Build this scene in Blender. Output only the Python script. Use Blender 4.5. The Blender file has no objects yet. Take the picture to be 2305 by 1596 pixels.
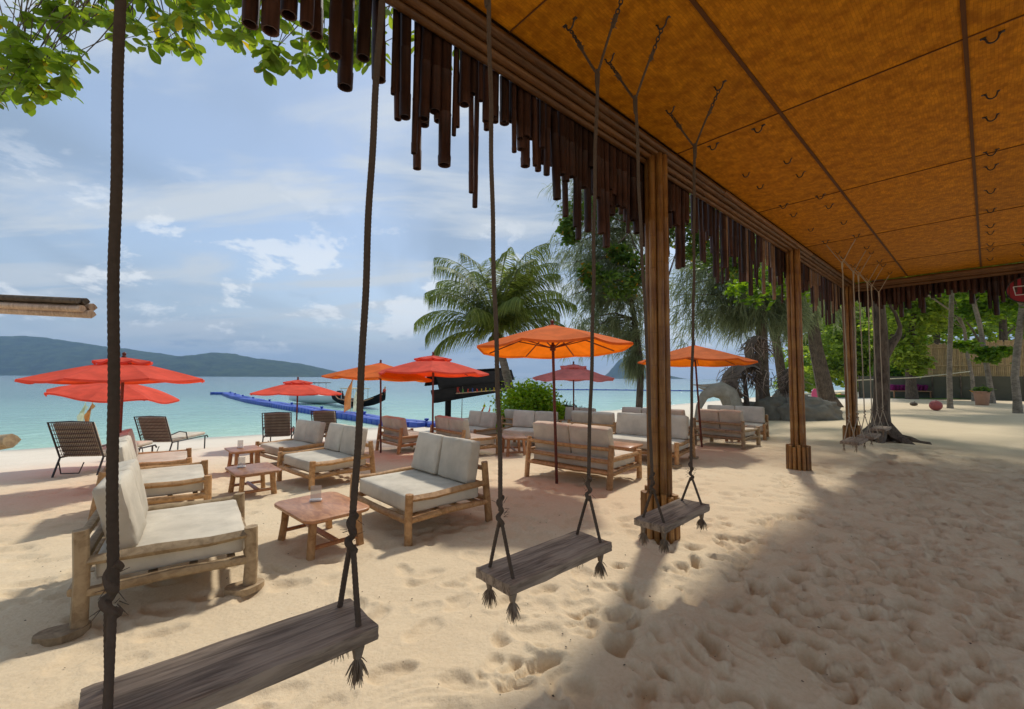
import bpy, math, random
import numpy as np
from mathutils import Vector, Matrix
R = math.radians
# ---------------------------------------------------------------- camera
scene = bpy.context.scene
F_PX = 1703 / 4063            # focal length in picture widths
PITCH, ROLL, EYE = .0539, -.0056, 1.6
def cam_axis(v):
    x, y, z = v
    c, s = math.cos(ROLL), math.sin(ROLL); x, z = x * c + z * s, -x * s + z * c
    c, s = math.cos(PITCH), math.sin(PITCH); y, z = y * c - z * s, y * s + z * c
    return Vector((x, y, z))
cam = bpy.data.cameras.new('camera'); cam.sensor_width = 36; cam.lens = 36 * F_PX
cam.clip_start = .05; cam.clip_end = 30000
cam_ob = bpy.data.objects.new('camera', cam); scene.collection.objects.link(cam_ob)
_r, _f, _u = cam_axis((1, 0, 0)), cam_axis((0, 1, 0)), cam_axis((0, 0, 1))
cam_ob.matrix_world = Matrix(((_r.x, _u.x, -_f.x, 0), (_r.y, _u.y, -_f.y, 0), (_r.z, _u.z, -_f.z, EYE), (0, 0, 0, 1)))
scene.camera = cam_ob
# ---------------------------------------------------------------- light
SUN_EL, SUN_AZ = R(52), R(27)          # azimuth measured from +Y towards +X
SUN_STRENGTH, SKY_STRENGTH, EXPOSURE = 2.1, .15, .60
sun_dir = Vector((math.sin(SUN_AZ) * math.cos(SUN_EL), math.cos(SUN_AZ) * math.cos(SUN_EL), math.sin(SUN_EL)))
sl = bpy.data.lights.new('sun', 'SUN'); sl.energy = SUN_STRENGTH; sl.angle = R(4.5); sl.color = (1, .95, .86)
so = bpy.data.objects.new('sun', sl); scene.collection.objects.link(so)
so.rotation_euler = (-sun_dir).to_track_quat('-Z', 'Y').to_euler()
world = bpy.data.worlds.new('World'); scene.world = world; world.use_nodes = True
def build_world():
    nt = world.node_tree; N = nt.nodes; L = nt.links; N.clear()
    out = N.new('ShaderNodeOutputWorld'); bg = N.new('ShaderNodeBackground'); bg.inputs['Strength'].default_value = SKY_STRENGTH
    sky = N.new('ShaderNodeTexSky'); sky.sky_type = 'NISHITA'; sky.sun_disc = False
    sky.sun_elevation = SUN_EL; sky.sun_rotation = SUN_AZ; sky.dust_density = 1.5; sky.ozone_density = 1.5
    tc = N.new('ShaderNodeTexCoord'); sep = N.new('ShaderNodeSeparateXYZ'); L.new(tc.outputs['Generated'], sep.inputs[0])
    def math_(op, a, b=None, clamp=False):
        m = N.new('ShaderNodeMath'); m.operation = op; m.use_clamp = clamp
        for i, v in enumerate((a, b)):
            if v is None: continue
            if isinstance(v, (int, float)): m.inputs[i].default_value = v
            else: L.new(v, m.inputs[i])
        return m.outputs[0]
    zc = math_('MAXIMUM', sep.outputs[2], 0.0)
    den = math_('ADD', zc, .16)
    u = math_('DIVIDE', sep.outputs[0], den); v = math_('DIVIDE', sep.outputs[1], den)
    comb = N.new('ShaderNodeCombineXYZ'); L.new(u, comb.inputs[0]); L.new(v, comb.inputs[1])
    def noise(vec, scale, detail, rough, dist=0, rot=0, sc=(1, 1, 1), loc=(0, 0, 0)):
        mp = N.new('ShaderNodeMapping'); mp.inputs['Rotation'].default_value = (0, 0, rot); mp.inputs['Scale'].default_value = sc; mp.inputs['Location'].default_value = loc
        L.new(vec, mp.inputs[0])
        n = N.new('ShaderNodeTexNoise'); n.inputs['Scale'].default_value = scale; n.inputs['Detail'].default_value = detail
        n.inputs['Roughness'].default_value = rough; n.inputs['Distortion'].default_value = dist
        L.new(mp.outputs[0], n.inputs['Vector']); return n.outputs['Fac']
    def smooth(x, lo, hi, a=0., b=1.):
        m = N.new('ShaderNodeMapRange'); m.interpolation_type = 'SMOOTHSTEP'
        m.inputs['From Min'].default_value = lo; m.inputs['From Max'].default_value = hi
        m.inputs['To Min'].default_value = a; m.inputs['To Max'].default_value = b
        L.new(x, m.inputs['Value']); return m.outputs[0]
    def mix(fac, a, b):
        m = N.new('ShaderNodeMix'); m.data_type = 'RGBA'
        if isinstance(fac, float): m.inputs['Factor'].default_value = fac
        else: L.new(fac, m.inputs['Factor'])
        for s, x in (('A', a), ('B', b)):
            if isinstance(x, tuple): m.inputs[s + '_Color' if False else (6 if s == 'A' else 7)].default_value = x + (1,)
            else: L.new(x, m.inputs[6 if s == 'A' else 7])
        return m.outputs[2]
    # broad thin veil, long streaks, puffs low over the horizon
    veil = smooth(noise(comb.outputs[0], .75, 4, .5, .6, .5, (1, .55, 1), (3.1, 1.2, 0)), .37, .62)
    streak = smooth(noise(comb.outputs[0], 1.6, 8, .58, .5, -.55, (.55, 1.5, 1), (1.7, 4.4, 0)), .44, .64)
    puff_band = math_('MULTIPLY', smooth(sep.outputs[2], .02, .08), smooth(sep.outputs[2], .20, .42, 1., 0.))
    puff = math_('MULTIPLY', smooth(noise(tc.outputs['Generated'], 5.5, 9, .62, .2, .3, (1, 1, 2.2), (7.3, .4, 2.2)), .53, .60), puff_band)
    grey = math_('MULTIPLY', smooth(noise(tc.outputs['Generated'], 6.5, 7, .6, .2, .1, (1, 1, 3.4), (2.1, 5.4, .3)), .58, .66), math_('MULTIPLY', smooth(sep.outputs[2], .01, .05), smooth(sep.outputs[2], .10, .2, 1., 0.)))
    c0 = mix(.52, sky.outputs[0], (1.75, 2.1, 2.5))
    c = mix(math_('MULTIPLY', veil, .75), c0, (1.35, 1.78, 2.35))
    c = mix(math_('MULTIPLY', streak, .82), c, (3.15, 3.38, 3.55))
    c = mix(math_('MULTIPLY', smooth(sep.outputs[2], -.02, .30, 1., 0.), .6), c, (2.45, 2.8, 3.08))
    c = mix(math_('MULTIPLY', grey, .55), c, (1.45, 1.9, 2.5))
    c = mix(math_('MULTIPLY', puff, .62), c, (4.7, 4.8, 4.8))
    L.new(c, bg.inputs[0]); L.new(bg.outputs[0], out.inputs[0])
build_world()
scene.view_settings.view_transform = 'Standard'; scene.view_settings.look = 'None'
scene.view_settings.gamma = 1; scene.view_settings.exposure = EXPOSURE; scene.view_settings.use_curve_mapping = False
scene.render.engine = 'CYCLES'
scene.cycles.use_denoising = True; scene.cycles.max_bounces = 8; scene.cycles.diffuse_bounces = 4
scene.cycles.transparent_max_bounces = 12; scene.cycles.caustics_reflective = False; scene.cycles.caustics_refractive = False
scene.cycles.sample_clamp_indirect = 6

# ---------------------------------------------------------------- photo pixel -> place (pixel of a 2305 x 1596 view)
FD = F_PX * 2305
def ray(px, py):
    return cam_axis(((px - 1152.5) / FD, 1, -(py - 798) / FD))
def at_depth(px, py, Y):
    d = ray(px, py); t = Y / d.y
    return Vector((d.x * t, d.y * t, EYE + d.z * t))
NSEA = (-.55, .835)            # towards the sea
SEA_Z = -.9
def gz(x, y):
    x, y = np.asarray(x, float), np.asarray(y, float)
    t = np.maximum(0, NSEA[0] * x + NSEA[1] * y - .2 * np.maximum(0, .743 * x + .669 * y - 16) - 4.5)      # the shore bends away beyond the pavilion
    return -.058 * t * t / (t + 1.5)
def GP(px, py):
    z = 0.; d = ray(px, py)
    for i in range(60):
        t = (z - EYE) / d.z; p = Vector((d.x * t, d.y * t, z)); z = .5 * z + .5 * float(gz(p.x, p.y))
    return p
def on_ground(x, y, dz=0): return Vector((x, y, float(gz(x, y)) + dz))
YAW = .8374                    # the pavilion's long eave runs this far right of straight ahead
EX, EY = math.sin(YAW), math.cos(YAW)
def en(e, n, z=0.): return Vector((EX * e + EY * n, EY * e - EX * n, z))     # e along the eave, n inland
EAVE_ROT = math.atan2(EY, EX)

# ---------------------------------------------------------------- helpers
col = scene.collection
def tag(o, label=None, cat=None, group=None, kind=None):
    if label: o['label'] = label
    if cat: o['category'] = cat
    if group: o['group'] = group
    if kind: o['kind'] = kind
    return o
def empty(name, loc=(0, 0, 0), rz=0., parent=None):
    o = bpy.data.objects.new(name, None); o.empty_display_size = .1; o.location = loc; o.rotation_euler = (0, 0, rz)
    col.objects.link(o); o.parent = parent; return o
def thing(name, label, cat, loc=(0, 0, 0), rz=0., group=None):
    return tag(empty(name, loc, rz), label, cat, group)
def link(name, me, parent=None, loc=None, rot=None, scale=None):
    o = bpy.data.objects.new(name, me); col.objects.link(o); o.parent = parent
    if loc is not None: o.location = loc
    if rot is not None: o.rotation_euler = rot
    if scale is not None: o.scale = scale
    return o
def copy_tree(o, parent=None):
    c = o.copy(); col.objects.link(c); c.parent = parent
    for ch in list(o.children): copy_tree(ch, c)
    return c
class MB:
    def __init__(s): s.v = []; s.f = []; s.n = 0
    def add(s, v, f):
        v = np.asarray(v, float); s.v.append(v); n = s.n
        s.f.extend([tuple(i + n for i in q) for q in f]); s.n += len(v); return s
    def box(s, c, size, rot=None):
        h = np.array(size) / 2
        v = np.array([(x, y, z) for x in (-1, 1) for y in (-1, 1) for z in (-1, 1)]) * h
        if rot is not None: v = v @ np.array(rot).T
        return s.add(v + np.array(c), [(0, 1, 3, 2), (4, 6, 7, 5), (0, 4, 5, 1), (2, 3, 7, 6), (0, 2, 6, 4), (1, 5, 7, 3)])
    def rbox(s, c, size, r=.03, seg=3, rot=None, puff=0., wob=0., seed=0):
        h = np.array(size) / 2; v = []; f = []; idx = {}
        rng = np.random.default_rng(seed)
        def key(p): return tuple(np.round(p, 5))
        m = seg + 2
        t = np.concatenate([[-1], np.linspace(-.93, .93, m), [1]]); n = len(t)
        for ax in range(3):
            for sg in (-1, 1):
                g = np.empty((n, n), int)
                for i in range(n):
                    for j in range(n):
                        p = np.zeros(3); p[ax] = sg; p[(ax + 1) % 3] = t[i]; p[(ax + 2) % 3] = t[j]
                        k = key(p)
                        if k not in idx: idx[k] = len(v); v.append(p)
                        g[i, j] = idx[k]
                for i in range(n - 1):
                    for j in range(n - 1):
                        q = (g[i, j], g[i + 1, j], g[i + 1, j + 1], g[i, j + 1])
                        f.append(q if sg > 0 else q[::-1])
        v = np.array(v); p = v * h
        inner = np.clip(p, -(h - r), h - r); d = p - inner; l = np.linalg.norm(d, axis=1, keepdims=True); l[l == 0] = 1
        p = inner + d / l * r
        if puff:
            q = 1 - v ** 2
            for ax in range(3):
                a, b = (ax + 1) % 3, (ax + 2) % 3
                p[:, ax] += np.where(np.abs(v[:, ax]) > .999, v[:, ax] * puff * np.sqrt(np.clip(q[:, a] * q[:, b], 0, 1)), 0)
        if wob: p += rng.normal(size=p.shape) * wob
        if rot is not None: p = p @ np.array(rot).T
        return s.add(p + np.array(c), f)
    def tube(s, pts, rad, n=10, cap=True, wob=0., seed=0, flat=1.):
        pts = [np.array(p, float) for p in pts]; m = len(pts)
        rad = [rad] * m if np.isscalar(rad) else list(rad)
        rng = np.random.default_rng(seed)
        tg = [pts[min(i + 1, m - 1)] - pts[max(i - 1, 0)] for i in range(m)]
        tg = [t / (np.linalg.norm(t) + 1e-9) for t in tg]
        up = np.array([0, 0, 1.]) if abs(tg[0][2]) < .9 else np.array([1., 0, 0])
        a = np.cross(tg[0], up); a /= np.linalg.norm(a)
        v = []
        prof = 1 + wob * rng.normal(size=n)
        for i in range(m):
            a = a - tg[i] * (a @ tg[i]); a /= np.linalg.norm(a); b = np.cross(tg[i], a)
            th = np.linspace(0, 2 * math.pi, n, endpoint=False)
            rr = rad[i] * (prof + (wob * .5 * rng.normal(size=n) if wob else 0))
            v.append(pts[i] + np.outer(rr * np.cos(th), a) + np.outer(rr * flat * np.sin(th), b))
        f = []
        for i in range(m - 1):
            for j in range(n):
                k = (j + 1) % n
                f.append((i * n + j, i * n + k, (i + 1) * n + k, (i + 1) * n + j))
        if cap: f.append(tuple(range(n))[::-1]); f.append(tuple((m - 1) * n + j for j in range(n)))
        return s.add(np.concatenate(v), f)
    def prism(s, outline, z0, z1, r=0.):
        n = len(outline); v = [(x, y, z0) for x, y in outline] + [(x, y, z1) for x, y in outline]
        f = [tuple(range(n))[::-1], tuple(range(n, 2 * n))] + [(i, (i + 1) % n, n + (i + 1) % n, n + i) for i in range(n)]
        return s.add(v, f)
    def lathe(s, prof, n=16, c=(0, 0, 0)):
        v = []; m = len(prof)
        for r, z in prof:
            for j in range(n):
                t = 2 * math.pi * j / n; v.append((c[0] + r * math.cos(t), c[1] + r * math.sin(t), c[2] + z))
        f = [(i * n + j, i * n + (j + 1) % n, (i + 1) * n + (j + 1) % n, (i + 1) * n + j) for i in range(m - 1) for j in range(n)]
        f.append(tuple(range(n))[::-1]); f.append(tuple((m - 1) * n + j for j in range(n)))
        return s.add(v, f)
    def mesh(s, name, mat, smooth=True):
        me = bpy.data.meshes.new(name)
        me.from_pydata(np.concatenate(s.v).tolist() if s.v else [], [], s.f)
        if mat: me.materials.append(mat)
        if smooth:
            me.polygons.foreach_set('use_smooth', np.ones(len(me.polygons), bool))
            if smooth is True or smooth == 'auto':
                me.set_sharp_from_angle(angle=R(50))
        me.update(); return me
    def build(s, name, mat, parent=None, smooth=True, loc=None, rot=None):
        return link(name, s.mesh(name, mat, smooth), parent, loc, rot)
def np_mesh(name, V, Q, mat, smooth=False):
    me = bpy.data.meshes.new(name); V = np.asarray(V, np.float32); Q = np.asarray(Q, np.int32); k = Q.shape[1]
    me.vertices.add(len(V)); me.vertices.foreach_set('co', V.ravel())
    me.loops.add(Q.size); me.loops.foreach_set('vertex_index', Q.ravel())
    me.polygons.add(len(Q)); me.polygons.foreach_set('loop_start', np.arange(0, Q.size, k, dtype=np.int32))
    me.polygons.foreach_set('loop_total', np.full(len(Q), k, np.int32))
    if smooth: me.polygons.foreach_set('use_smooth', np.ones(len(Q), bool))
    me.materials.append(mat); me.update(calc_edges=True); return me
def rotz(a): c, s = math.cos(a), math.sin(a); return np.array([[c, -s, 0], [s, c, 0], [0, 0, 1]])
def roty(a): c, s = math.cos(a), math.sin(a); return np.array([[c, 0, s], [0, 1, 0], [-s, 0, c]])
def rotx(a): c, s = math.cos(a), math.sin(a); return np.array([[1, 0, 0], [0, c, -s], [0, s, c]])

# ---------------------------------------------------------------- materials
MATS = {}
class Nodes:
    def __init__(s, name):
        s.m = bpy.data.materials.new(name); s.m.use_nodes = True; s.N = s.m.node_tree.nodes; s.L = s.m.node_tree.links
        s.b = s.N['Principled BSDF']; s.out = s.N['Material Output']
    def new(s, t, **k):
        n = s.N.new('ShaderNode' + t)
        for a, v in k.items(): setattr(n, a, v)
        return n
    def set(s, inp, v):
        if isinstance(v, bpy.types.NodeSocket): s.L.new(v, inp)
        elif isinstance(v, tuple) and len(v) == 3 and inp.type == 'RGBA': inp.default_value = v + (1,)
        else: inp.default_value = v
    def coord(s, kind='Object', scale=(1, 1, 1), rot=(0, 0, 0)):
        t = s.new('TexCoord'); m = s.new('Mapping'); m.inputs['Scale'].default_value = scale; m.inputs['Rotation'].default_value = rot
        s.L.new(t.outputs[kind], m.inputs[0]); return m.outputs[0]
    def pos(s, scale=(1, 1, 1), rot=(0, 0, 0)):
        g = s.new('NewGeometry'); m = s.new('Mapping'); m.inputs['Scale'].default_value = scale; m.inputs['Rotation'].default_value = rot
        s.L.new(g.outputs['Position'], m.inputs[0]); return m.outputs[0]
    def noise(s, vec, scale, detail=4, rough=.55, dist=0.):
        n = s.new('TexNoise'); s.L.new(vec, n.inputs['Vector'])
        for k, v in (('Scale', scale), ('Detail', detail), ('Roughness', rough), ('Distortion', dist)): n.inputs[k].default_value = v
        return n.outputs['Fac']
    def math(s, op, a, b=0., clamp=False):
        n = s.new('Math', operation=op, use_clamp=clamp); s.set(n.inputs[0], a); s.set(n.inputs[1], b); return n.outputs[0]
    def mapr(s, x, lo, hi, a=0., b=1., smooth=True):
        n = s.new('MapRange'); n.interpolation_type = 'SMOOTHSTEP' if smooth else 'LINEAR'
        s.set(n.inputs['Value'], x)
        for k, v in (('From Min', lo), ('From Max', hi), ('To Min', a), ('To Max', b)): n.inputs[k].default_value = v
        return n.outputs[0]
    def mix(s, fac, a, b, blend='MIX'):
        n = s.new('Mix', data_type='RGBA', blend_type=blend); s.set(n.inputs[0], fac); s.set(n.inputs[6], a); s.set(n.inputs[7], b); return n.outputs[2]
    def ramp(s, x, stops):
        n = s.new('ValToRGB'); e = n.color_ramp.elements
        while len(e) < len(stops): e.new(.5)
        for i, (p, c) in enumerate(stops): e[i].position = p; e[i].color = c + (1,)
        s.set(n.inputs[0], x); return n.outputs[0]
    def bump(s, h, strength=.3, dist=.01, normal=None):
        n = s.new('Bump'); n.inputs['Strength'].default_value = strength; n.inputs['Distance'].default_value = dist
        s.L.new(h, n.inputs['Height'])
        if normal is not None: s.L.new(normal, n.inputs['Normal'])
        s.L.new(n.outputs[0], s.b.inputs['Normal']); return n.outputs[0]
    def rand(s): return s.new('ObjectInfo').outputs['Random']
    def hsv(s, c, v=None, h=None, sat=None):
        n = s.new('HueSaturation'); s.set(n.inputs['Color'], c)
        if v is not None: s.set(n.inputs['Value'], v)
        if h is not None: s.set(n.inputs['Hue'], h)
        if sat is not None: s.set(n.inputs['Saturation'], sat)
        return n.outputs[0]
    def fin(s, color, rough=.7, spec=.3):
        s.set(s.b.inputs['Base Color'], color); s.set(s.b.inputs['Roughness'], rough); s.set(s.b.inputs['Specular IOR Level'], spec)
        MATS[s.m.name] = s.m; return s.m
def mat_wood(name, dark, light, scale=(3, 3, 22), rough=.62, grain=.35, kind='Object', spec=.3, var=.25):
    n = Nodes(name); v = n.coord(kind, scale)
    a = n.noise(v, 2.2, 7, .62, .8); b = n.noise(n.coord(kind, (1.5, 1.5, 1.5)), 2.0, 3, .5)
    f = n.mapr(n.math('ADD', n.math('MULTIPLY', a, .75), n.math('MULTIPLY', b, .35)), .35, .72)
    c = n.mix(f, dark, light)
    c = n.hsv(c, v=n.mapr(n.rand(), 0, 1, 1 - var, 1 + var * .6, False))
    n.bump(a, grain, .006); return n.fin(c, rough, spec)
def mat_plain(name, color, rough=.7, spec=.3, var=.15, scale=8., bump=.0, bscale=60., metallic=0.):
    n = Nodes(name); a = n.noise(n.coord('Object'), scale, 5, .6)
    c = n.hsv(n.mix(a, tuple(x * (1 - var) for x in color), tuple(min(1, x * (1 + var)) for x in color)), v=n.mapr(n.rand(), 0, 1, 1 - var * .5, 1 + var * .5, False))
    if bump: n.bump(n.noise(n.coord('Object'), bscale, 4, .6), bump, .01)
    n.b.inputs['Metallic'].default_value = metallic
    return n.fin(c, rough, spec)
def mat_fabric(name, color, transl=0., weave=700., rough=.9, fold=.15):
    n = Nodes(name); v = n.coord('Object')
    big = n.noise(v, 2.2, 4, .6); c = n.mix(n.mapr(big, .3, .7), tuple(x * .80 for x in color), tuple(min(1, x * 1.1) for x in color))
    c = n.hsv(c, v=n.mapr(n.rand(), 0, 1, .93, 1.07, False))
    w = n.noise(v, weave, 2, .5)
    h = n.math('ADD', n.math('MULTIPLY', n.noise(v, 5., 4, .55, .4), 1.), n.math('MULTIPLY', w, .05))
    n.bump(h, fold, .03)
    m = n.fin(c, rough, .15)
    if transl:
        t = n.new('BsdfTranslucent'); n.set(t.inputs[0], n.hsv(c, sat=1.12, v=1.0)); mx = n.new('MixShader'); mx.inputs[0].default_value = transl
        n.L.new(n.b.outputs[0], mx.inputs[1]); n.L.new(t.outputs[0], mx.inputs[2]); n.L.new(mx.outputs[0], n.out.inputs[0])
    return m
def mat_leaf(name, dark, light, transl=.4, rough=.45, tint=None):
    n = Nodes(name); g = n.new('NewGeometry')
    c = n.mix(g.outputs['Random Per Island'], dark, light)
    if tint: c = n.mix(n.mapr(g.outputs['Random Per Island'], .93, .97), c, tint)
    m = n.fin(c, rough, .35)
    t = n.new('BsdfTranslucent'); n.set(t.inputs[0], n.hsv(c, v=1.5, h=.485, sat=1.1)); mx = n.new('MixShader'); mx.inputs[0].default_value = transl
    n.L.new(n.b.outputs[0], mx.inputs[1]); n.L.new(t.outputs[0], mx.inputs[2]); n.L.new(mx.outputs[0], n.out.inputs[0])
    return m
def mat_bamboo(name, dark, light, node_gap=.34, rough=.42, var=.3):
    n = Nodes(name); tc = n.new('TexCoord'); sp = n.new('SeparateXYZ'); n.L.new(tc.outputs['Object'], sp.inputs[0])
    a = n.noise(n.coord('Object', (26, 26, 1.4)), 2., 6, .6); b = n.noise(n.coord('Object', (2, 2, 2)), 1.7, 4, .6)
    c = n.mix(n.mapr(n.math('ADD', n.math('MULTIPLY', a, .6), n.math('MULTIPLY', b, .55)), .38, .78), dark, light)
    z = n.math('ADD', n.math('DIVIDE', sp.outputs[2], node_gap), n.math('MULTIPLY', n.rand(), 7.))
    fr = n.math('ABSOLUTE', n.math('SUBTRACT', n.math('FRACT', z), .5))
    ringf = n.mapr(fr, .475, .495); c = n.mix(n.math('MULTIPLY', ringf, .25), c, tuple(x * .4 for x in dark))
    c = n.hsv(c, v=n.mapr(n.rand(), 0, 1, 1 - var, 1 + var, False))
    n.bump(n.math('ADD', n.math('MULTIPLY', a, .35), n.math('MULTIPLY', b, .2)), .5, .006)
    return n.fin(c, rough, .4)
M_wood = mat_wood('daybed_wood', (.30, .15, .055), (.56, .33, .15), (7, 7, 7), .55)
M_wood_grey = mat_wood('weathered_log', (.24, .16, .085), (.46, .34, .20), (7, 7, 7), .7)
M_table = mat_wood('table_wood', (.29, .12, .048), (.50, .245, .11), (3, 9, 9), .34, .1, spec=.5)
M_plank = mat_wood('swing_plank', (.11, .075, .05), (.42, .325, .235), (1.6, 22, 12), .75, .6, var=.1)
M_pole = mat_wood('parasol_pole', (.10, .022, .012), (.20, .05, .028), (4, 4, 20), .4, .1)
M_cush = mat_fabric('cushion_fabric', (.58, .52, .415), 0, 900, .85, .4)
M_red = mat_fabric('parasol_red', (.88, .15, .10), .5, 500, .8, .12)
M_orange = mat_fabric('parasol_orange', (.88, .22, .055), .5, 500, .8, .12)
M_faded = mat_fabric('parasol_faded_red', (.90, .30, .27), .5, 500, .8, .25)
M_purple = mat_fabric('purple_fabric', (.16, .012, .09), 0, 500, .9, .2)
M_flag_o = mat_fabric('flag_orange', (.75, .30, .13), .4); M_flag_w = mat_fabric('flag_cream', (.78, .70, .52), .4)
M_rope = mat_plain('rope_fibre', (.115, .085, .062), .95, .1, .3, 60, .5, 400)
M_fray = mat_plain('rope_fray', (.26, .20, .14), .95, .1, .3, 60, .3, 400)
M_rope_pale = mat_plain('rope_pale', (.42, .36, .27), .95, .1, .2, 60, .3, 400)
M_metal = mat_plain('dark_metal', (.03, .024, .022), .5, .5, .2, 20)
M_wicker = mat_plain('wicker_dark', (.15, .10, .075), .6, .4, .3, 30)
M_black = mat_wood('black_boards', (.004, .004, .005), (.014, .013, .014), (1, 1, 12), .85, spec=.1)
M_bark = mat_wood('bark_dark', (.055, .04, .03), (.17, .13, .095), (7, 7, 2.2), .95, 1.0, var=.1)
M_bark_pale = mat_wood('bark_pale', (.13, .105, .08), (.33, .28, .22), (3, 3, 9), .95, .8, var=.15)
M_bamboo = mat_bamboo('bamboo_post', (.15, .055, .014), (.36, .18, .046))
M_bamboo_beam = mat_bamboo('bamboo_beam', (.085, .032, .010), (.20, .09, .028))
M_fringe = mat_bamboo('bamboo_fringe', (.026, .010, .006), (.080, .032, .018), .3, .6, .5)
M_fringe_painted_sun = mat_bamboo('bamboo_fringe_painted_sun', (.16, .085, .045), (.36, .22, .13), .3, .5, .3)  # lighter fringe copy: sunlit sides of some thin tubes, painted as colour
M_bleached = mat_bamboo('bamboo_bleached', (.26, .16, .10), (.55, .40, .28), .5)
M_fence = mat_bamboo('bamboo_fence', (.42, .26, .11), (.64, .44, .22), 1.2, .6, .2)
M_stone = mat_plain('statue_stone', (.40, .35, .28), .95, .1, .45, 4, 1., 9)
M_rock = mat_plain('rock', (.20, .18, .145), .95, .2, .45, 3, .8, 14)
M_twig = mat_plain('driftwood', (.16, .12, .095), .95, .1, .5, 9, .5, 60)
M_twig_pale = mat_plain('driftwood_pale', (.42, .31, .25), .95, .1, .4, 9, .3, 60)
M_blue = mat_plain('pontoon_plastic', (.035, .085, .42), .45, .5, .2, 3)
M_white = mat_plain('white_paint', (.75, .75, .73), .4, .5, .05)
M_pink = mat_plain('pink_board', (.72, .10, .22), .5, .4, .1)
M_terracotta = mat_plain('terracotta', (.42, .24, .16), .85, .2, .2, 6, .3)
M_ball = mat_plain('red_ball', (.42, .10, .09), .6, .4, .15)
M_signred = mat_plain('sign_red', (.28, .008, .016), .35, .5, .1)
M_letters = [mat_plain('letter_' + k, c, .6) for k, c in (('red', (.6, .05, .03)), ('green', (.12, .35, .06)), ('yellow', (.6, .42, .04)), ('blue', (.03, .08, .4)))]
M_mesh = mat_plain('fence_fabric', (.12, .115, .085), .95, .1, .25, 1.5, .3, 40)
M_batten = mat_plain('seam_batten', (.12, .045, .012), .6, .2, .3, 5)
M_dark = mat_plain('dark_gap', (.10, .045, .015), .9, .1, .2)
M_netline = mat_plain('net_tape', (.6, .56, .42), .9, .1, .1)
M_grass = mat_plain('lawn', (.10, .17, .03), .95, .1, .4, 4, .5, 90)
M_lf_almond = mat_leaf('leaf_almond', (.09, .17, .02), (.27, .36, .05), .6, .4, (.45, .36, .04))
M_lf_dark = mat_leaf('leaf_dark', (.05, .11, .018), (.17, .27, .045), .5, .4, (.45, .25, .03))
M_lf_palm = mat_leaf('leaf_palm', (.08, .125, .025), (.25, .31, .075), .45, .6)
M_lf_bush = mat_leaf('leaf_bush', (.13, .26, .015), (.36, .50, .035), .5, .45)
M_lf_lime = mat_leaf('leaf_lime', (.12, .20, .025), (.36, .46, .07), .55, .5)
M_lf_mid = mat_leaf('leaf_mid', (.05, .13, .012), (.20, .34, .035), .5, .5)
M_needle = mat_leaf('needles', (.11, .14, .07), (.28, .32, .18), .5, .6)
def mat_weave():
    n = Nodes('woven_ceiling'); v0 = n.coord('Object'); wn = n.new('TexNoise'); n.L.new(v0, wn.inputs['Vector']); wn.inputs['Scale'].default_value = 2.5; wn.inputs['Detail'].default_value = 3
    va = n.new('VectorMath', operation='MULTIPLY_ADD'); n.L.new(wn.outputs['Color'], va.inputs[0]); va.inputs[1].default_value = (.05, .05, 0); n.L.new(v0, va.inputs[2]); v = va.outputs[0]
    # split bamboo woven over and under: strips 2.6 cm wide
    br = n.new('TexBrick'); n.L.new(v, br.inputs['Vector']); br.inputs['Scale'].default_value = 26.; br.offset = .5
    br.inputs['Mortar Size'].default_value = .035; br.inputs['Mortar Smooth'].default_value = .6; br.inputs['Brick Width'].default_value = 1.5; br.inputs['Row Height'].default_value = .5
    br.inputs['Color1'].default_value = (.66, .66, .66, 1); br.inputs['Color2'].default_value = (1, 1, 1, 1); br.inputs['Mortar'].default_value = (.50, .46, .42, 1)
    blot = n.noise(v, 7., 6, .7); fib = n.noise(n.coord('Object', (30, 200, 30)), 1., 3, .5)
    c = n.mix(n.mapr(blot, .3, .7), (.32, .095, .003), (.66, .25, .008)); c = n.mix(n.math('MULTIPLY', fib, .35), c, (.72, .32, .018))
    c = n.mix(.75, c, br.outputs['Color'], 'MULTIPLY')
    c = n.hsv(c, v=n.mapr(n.rand(), 0, 1, .9, 1.1, False))
    n.bump(br.outputs['Fac'], -.5, .006); return n.fin(c, .6, .1)
M_weave = mat_weave()
def mat_sand():
    n = Nodes('sand'); p = n.pos(); g = n.new('NewGeometry'); sp = n.new('SeparateXYZ'); n.L.new(g.outputs['Position'], sp.inputs[0])
    s = n.math('ADD', n.math('MULTIPLY', sp.outputs[0], NSEA[0]), n.math('MULTIPLY', sp.outputs[1], NSEA[1]))
    a = n.noise(p, 1.3, 6, .6); b = n.noise(p, 38., 5, .7)
    c = n.mix(a, (.63, .49, .32), (.75, .62, .43)); c = n.mix(n.math('MULTIPLY', n.mapr(b, .3, .75), .35), c, (.50, .37, .215))
    c = n.mix(n.mapr(s, 9, 16), c, n.mix(a, (.66, .57, .45), (.78, .70, .58)))
    wob = n.math('ADD', sp.outputs[2], n.math('MULTIPLY', n.noise(p, .5, 3, .5), .1))
    wet = n.mapr(wob, -.86, -.74, 1., 0.)
    c = n.mix(n.math('MULTIPLY', wet, .7), c, (.38, .34, .27))
    vo = n.new('TexVoronoi'); n.L.new(p, vo.inputs['Vector']); vo.inputs['Scale'].default_value = 9.
    c = n.mix(n.math('MULTIPLY', n.mapr(vo.outputs['Distance'], .03, .05, 1., 0.), .5), c, (.16, .11, .07))
    h = n.math('ADD', n.math('MULTIPLY', n.noise(p, 9., 5, .6), 1.), n.math('MULTIPLY', b, .35))
    n.bump(h, .55, .028); return n.fin(c, n.mapr(wet, 0, 1, .95, .4), .15)
M_sand = mat_sand()
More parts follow.
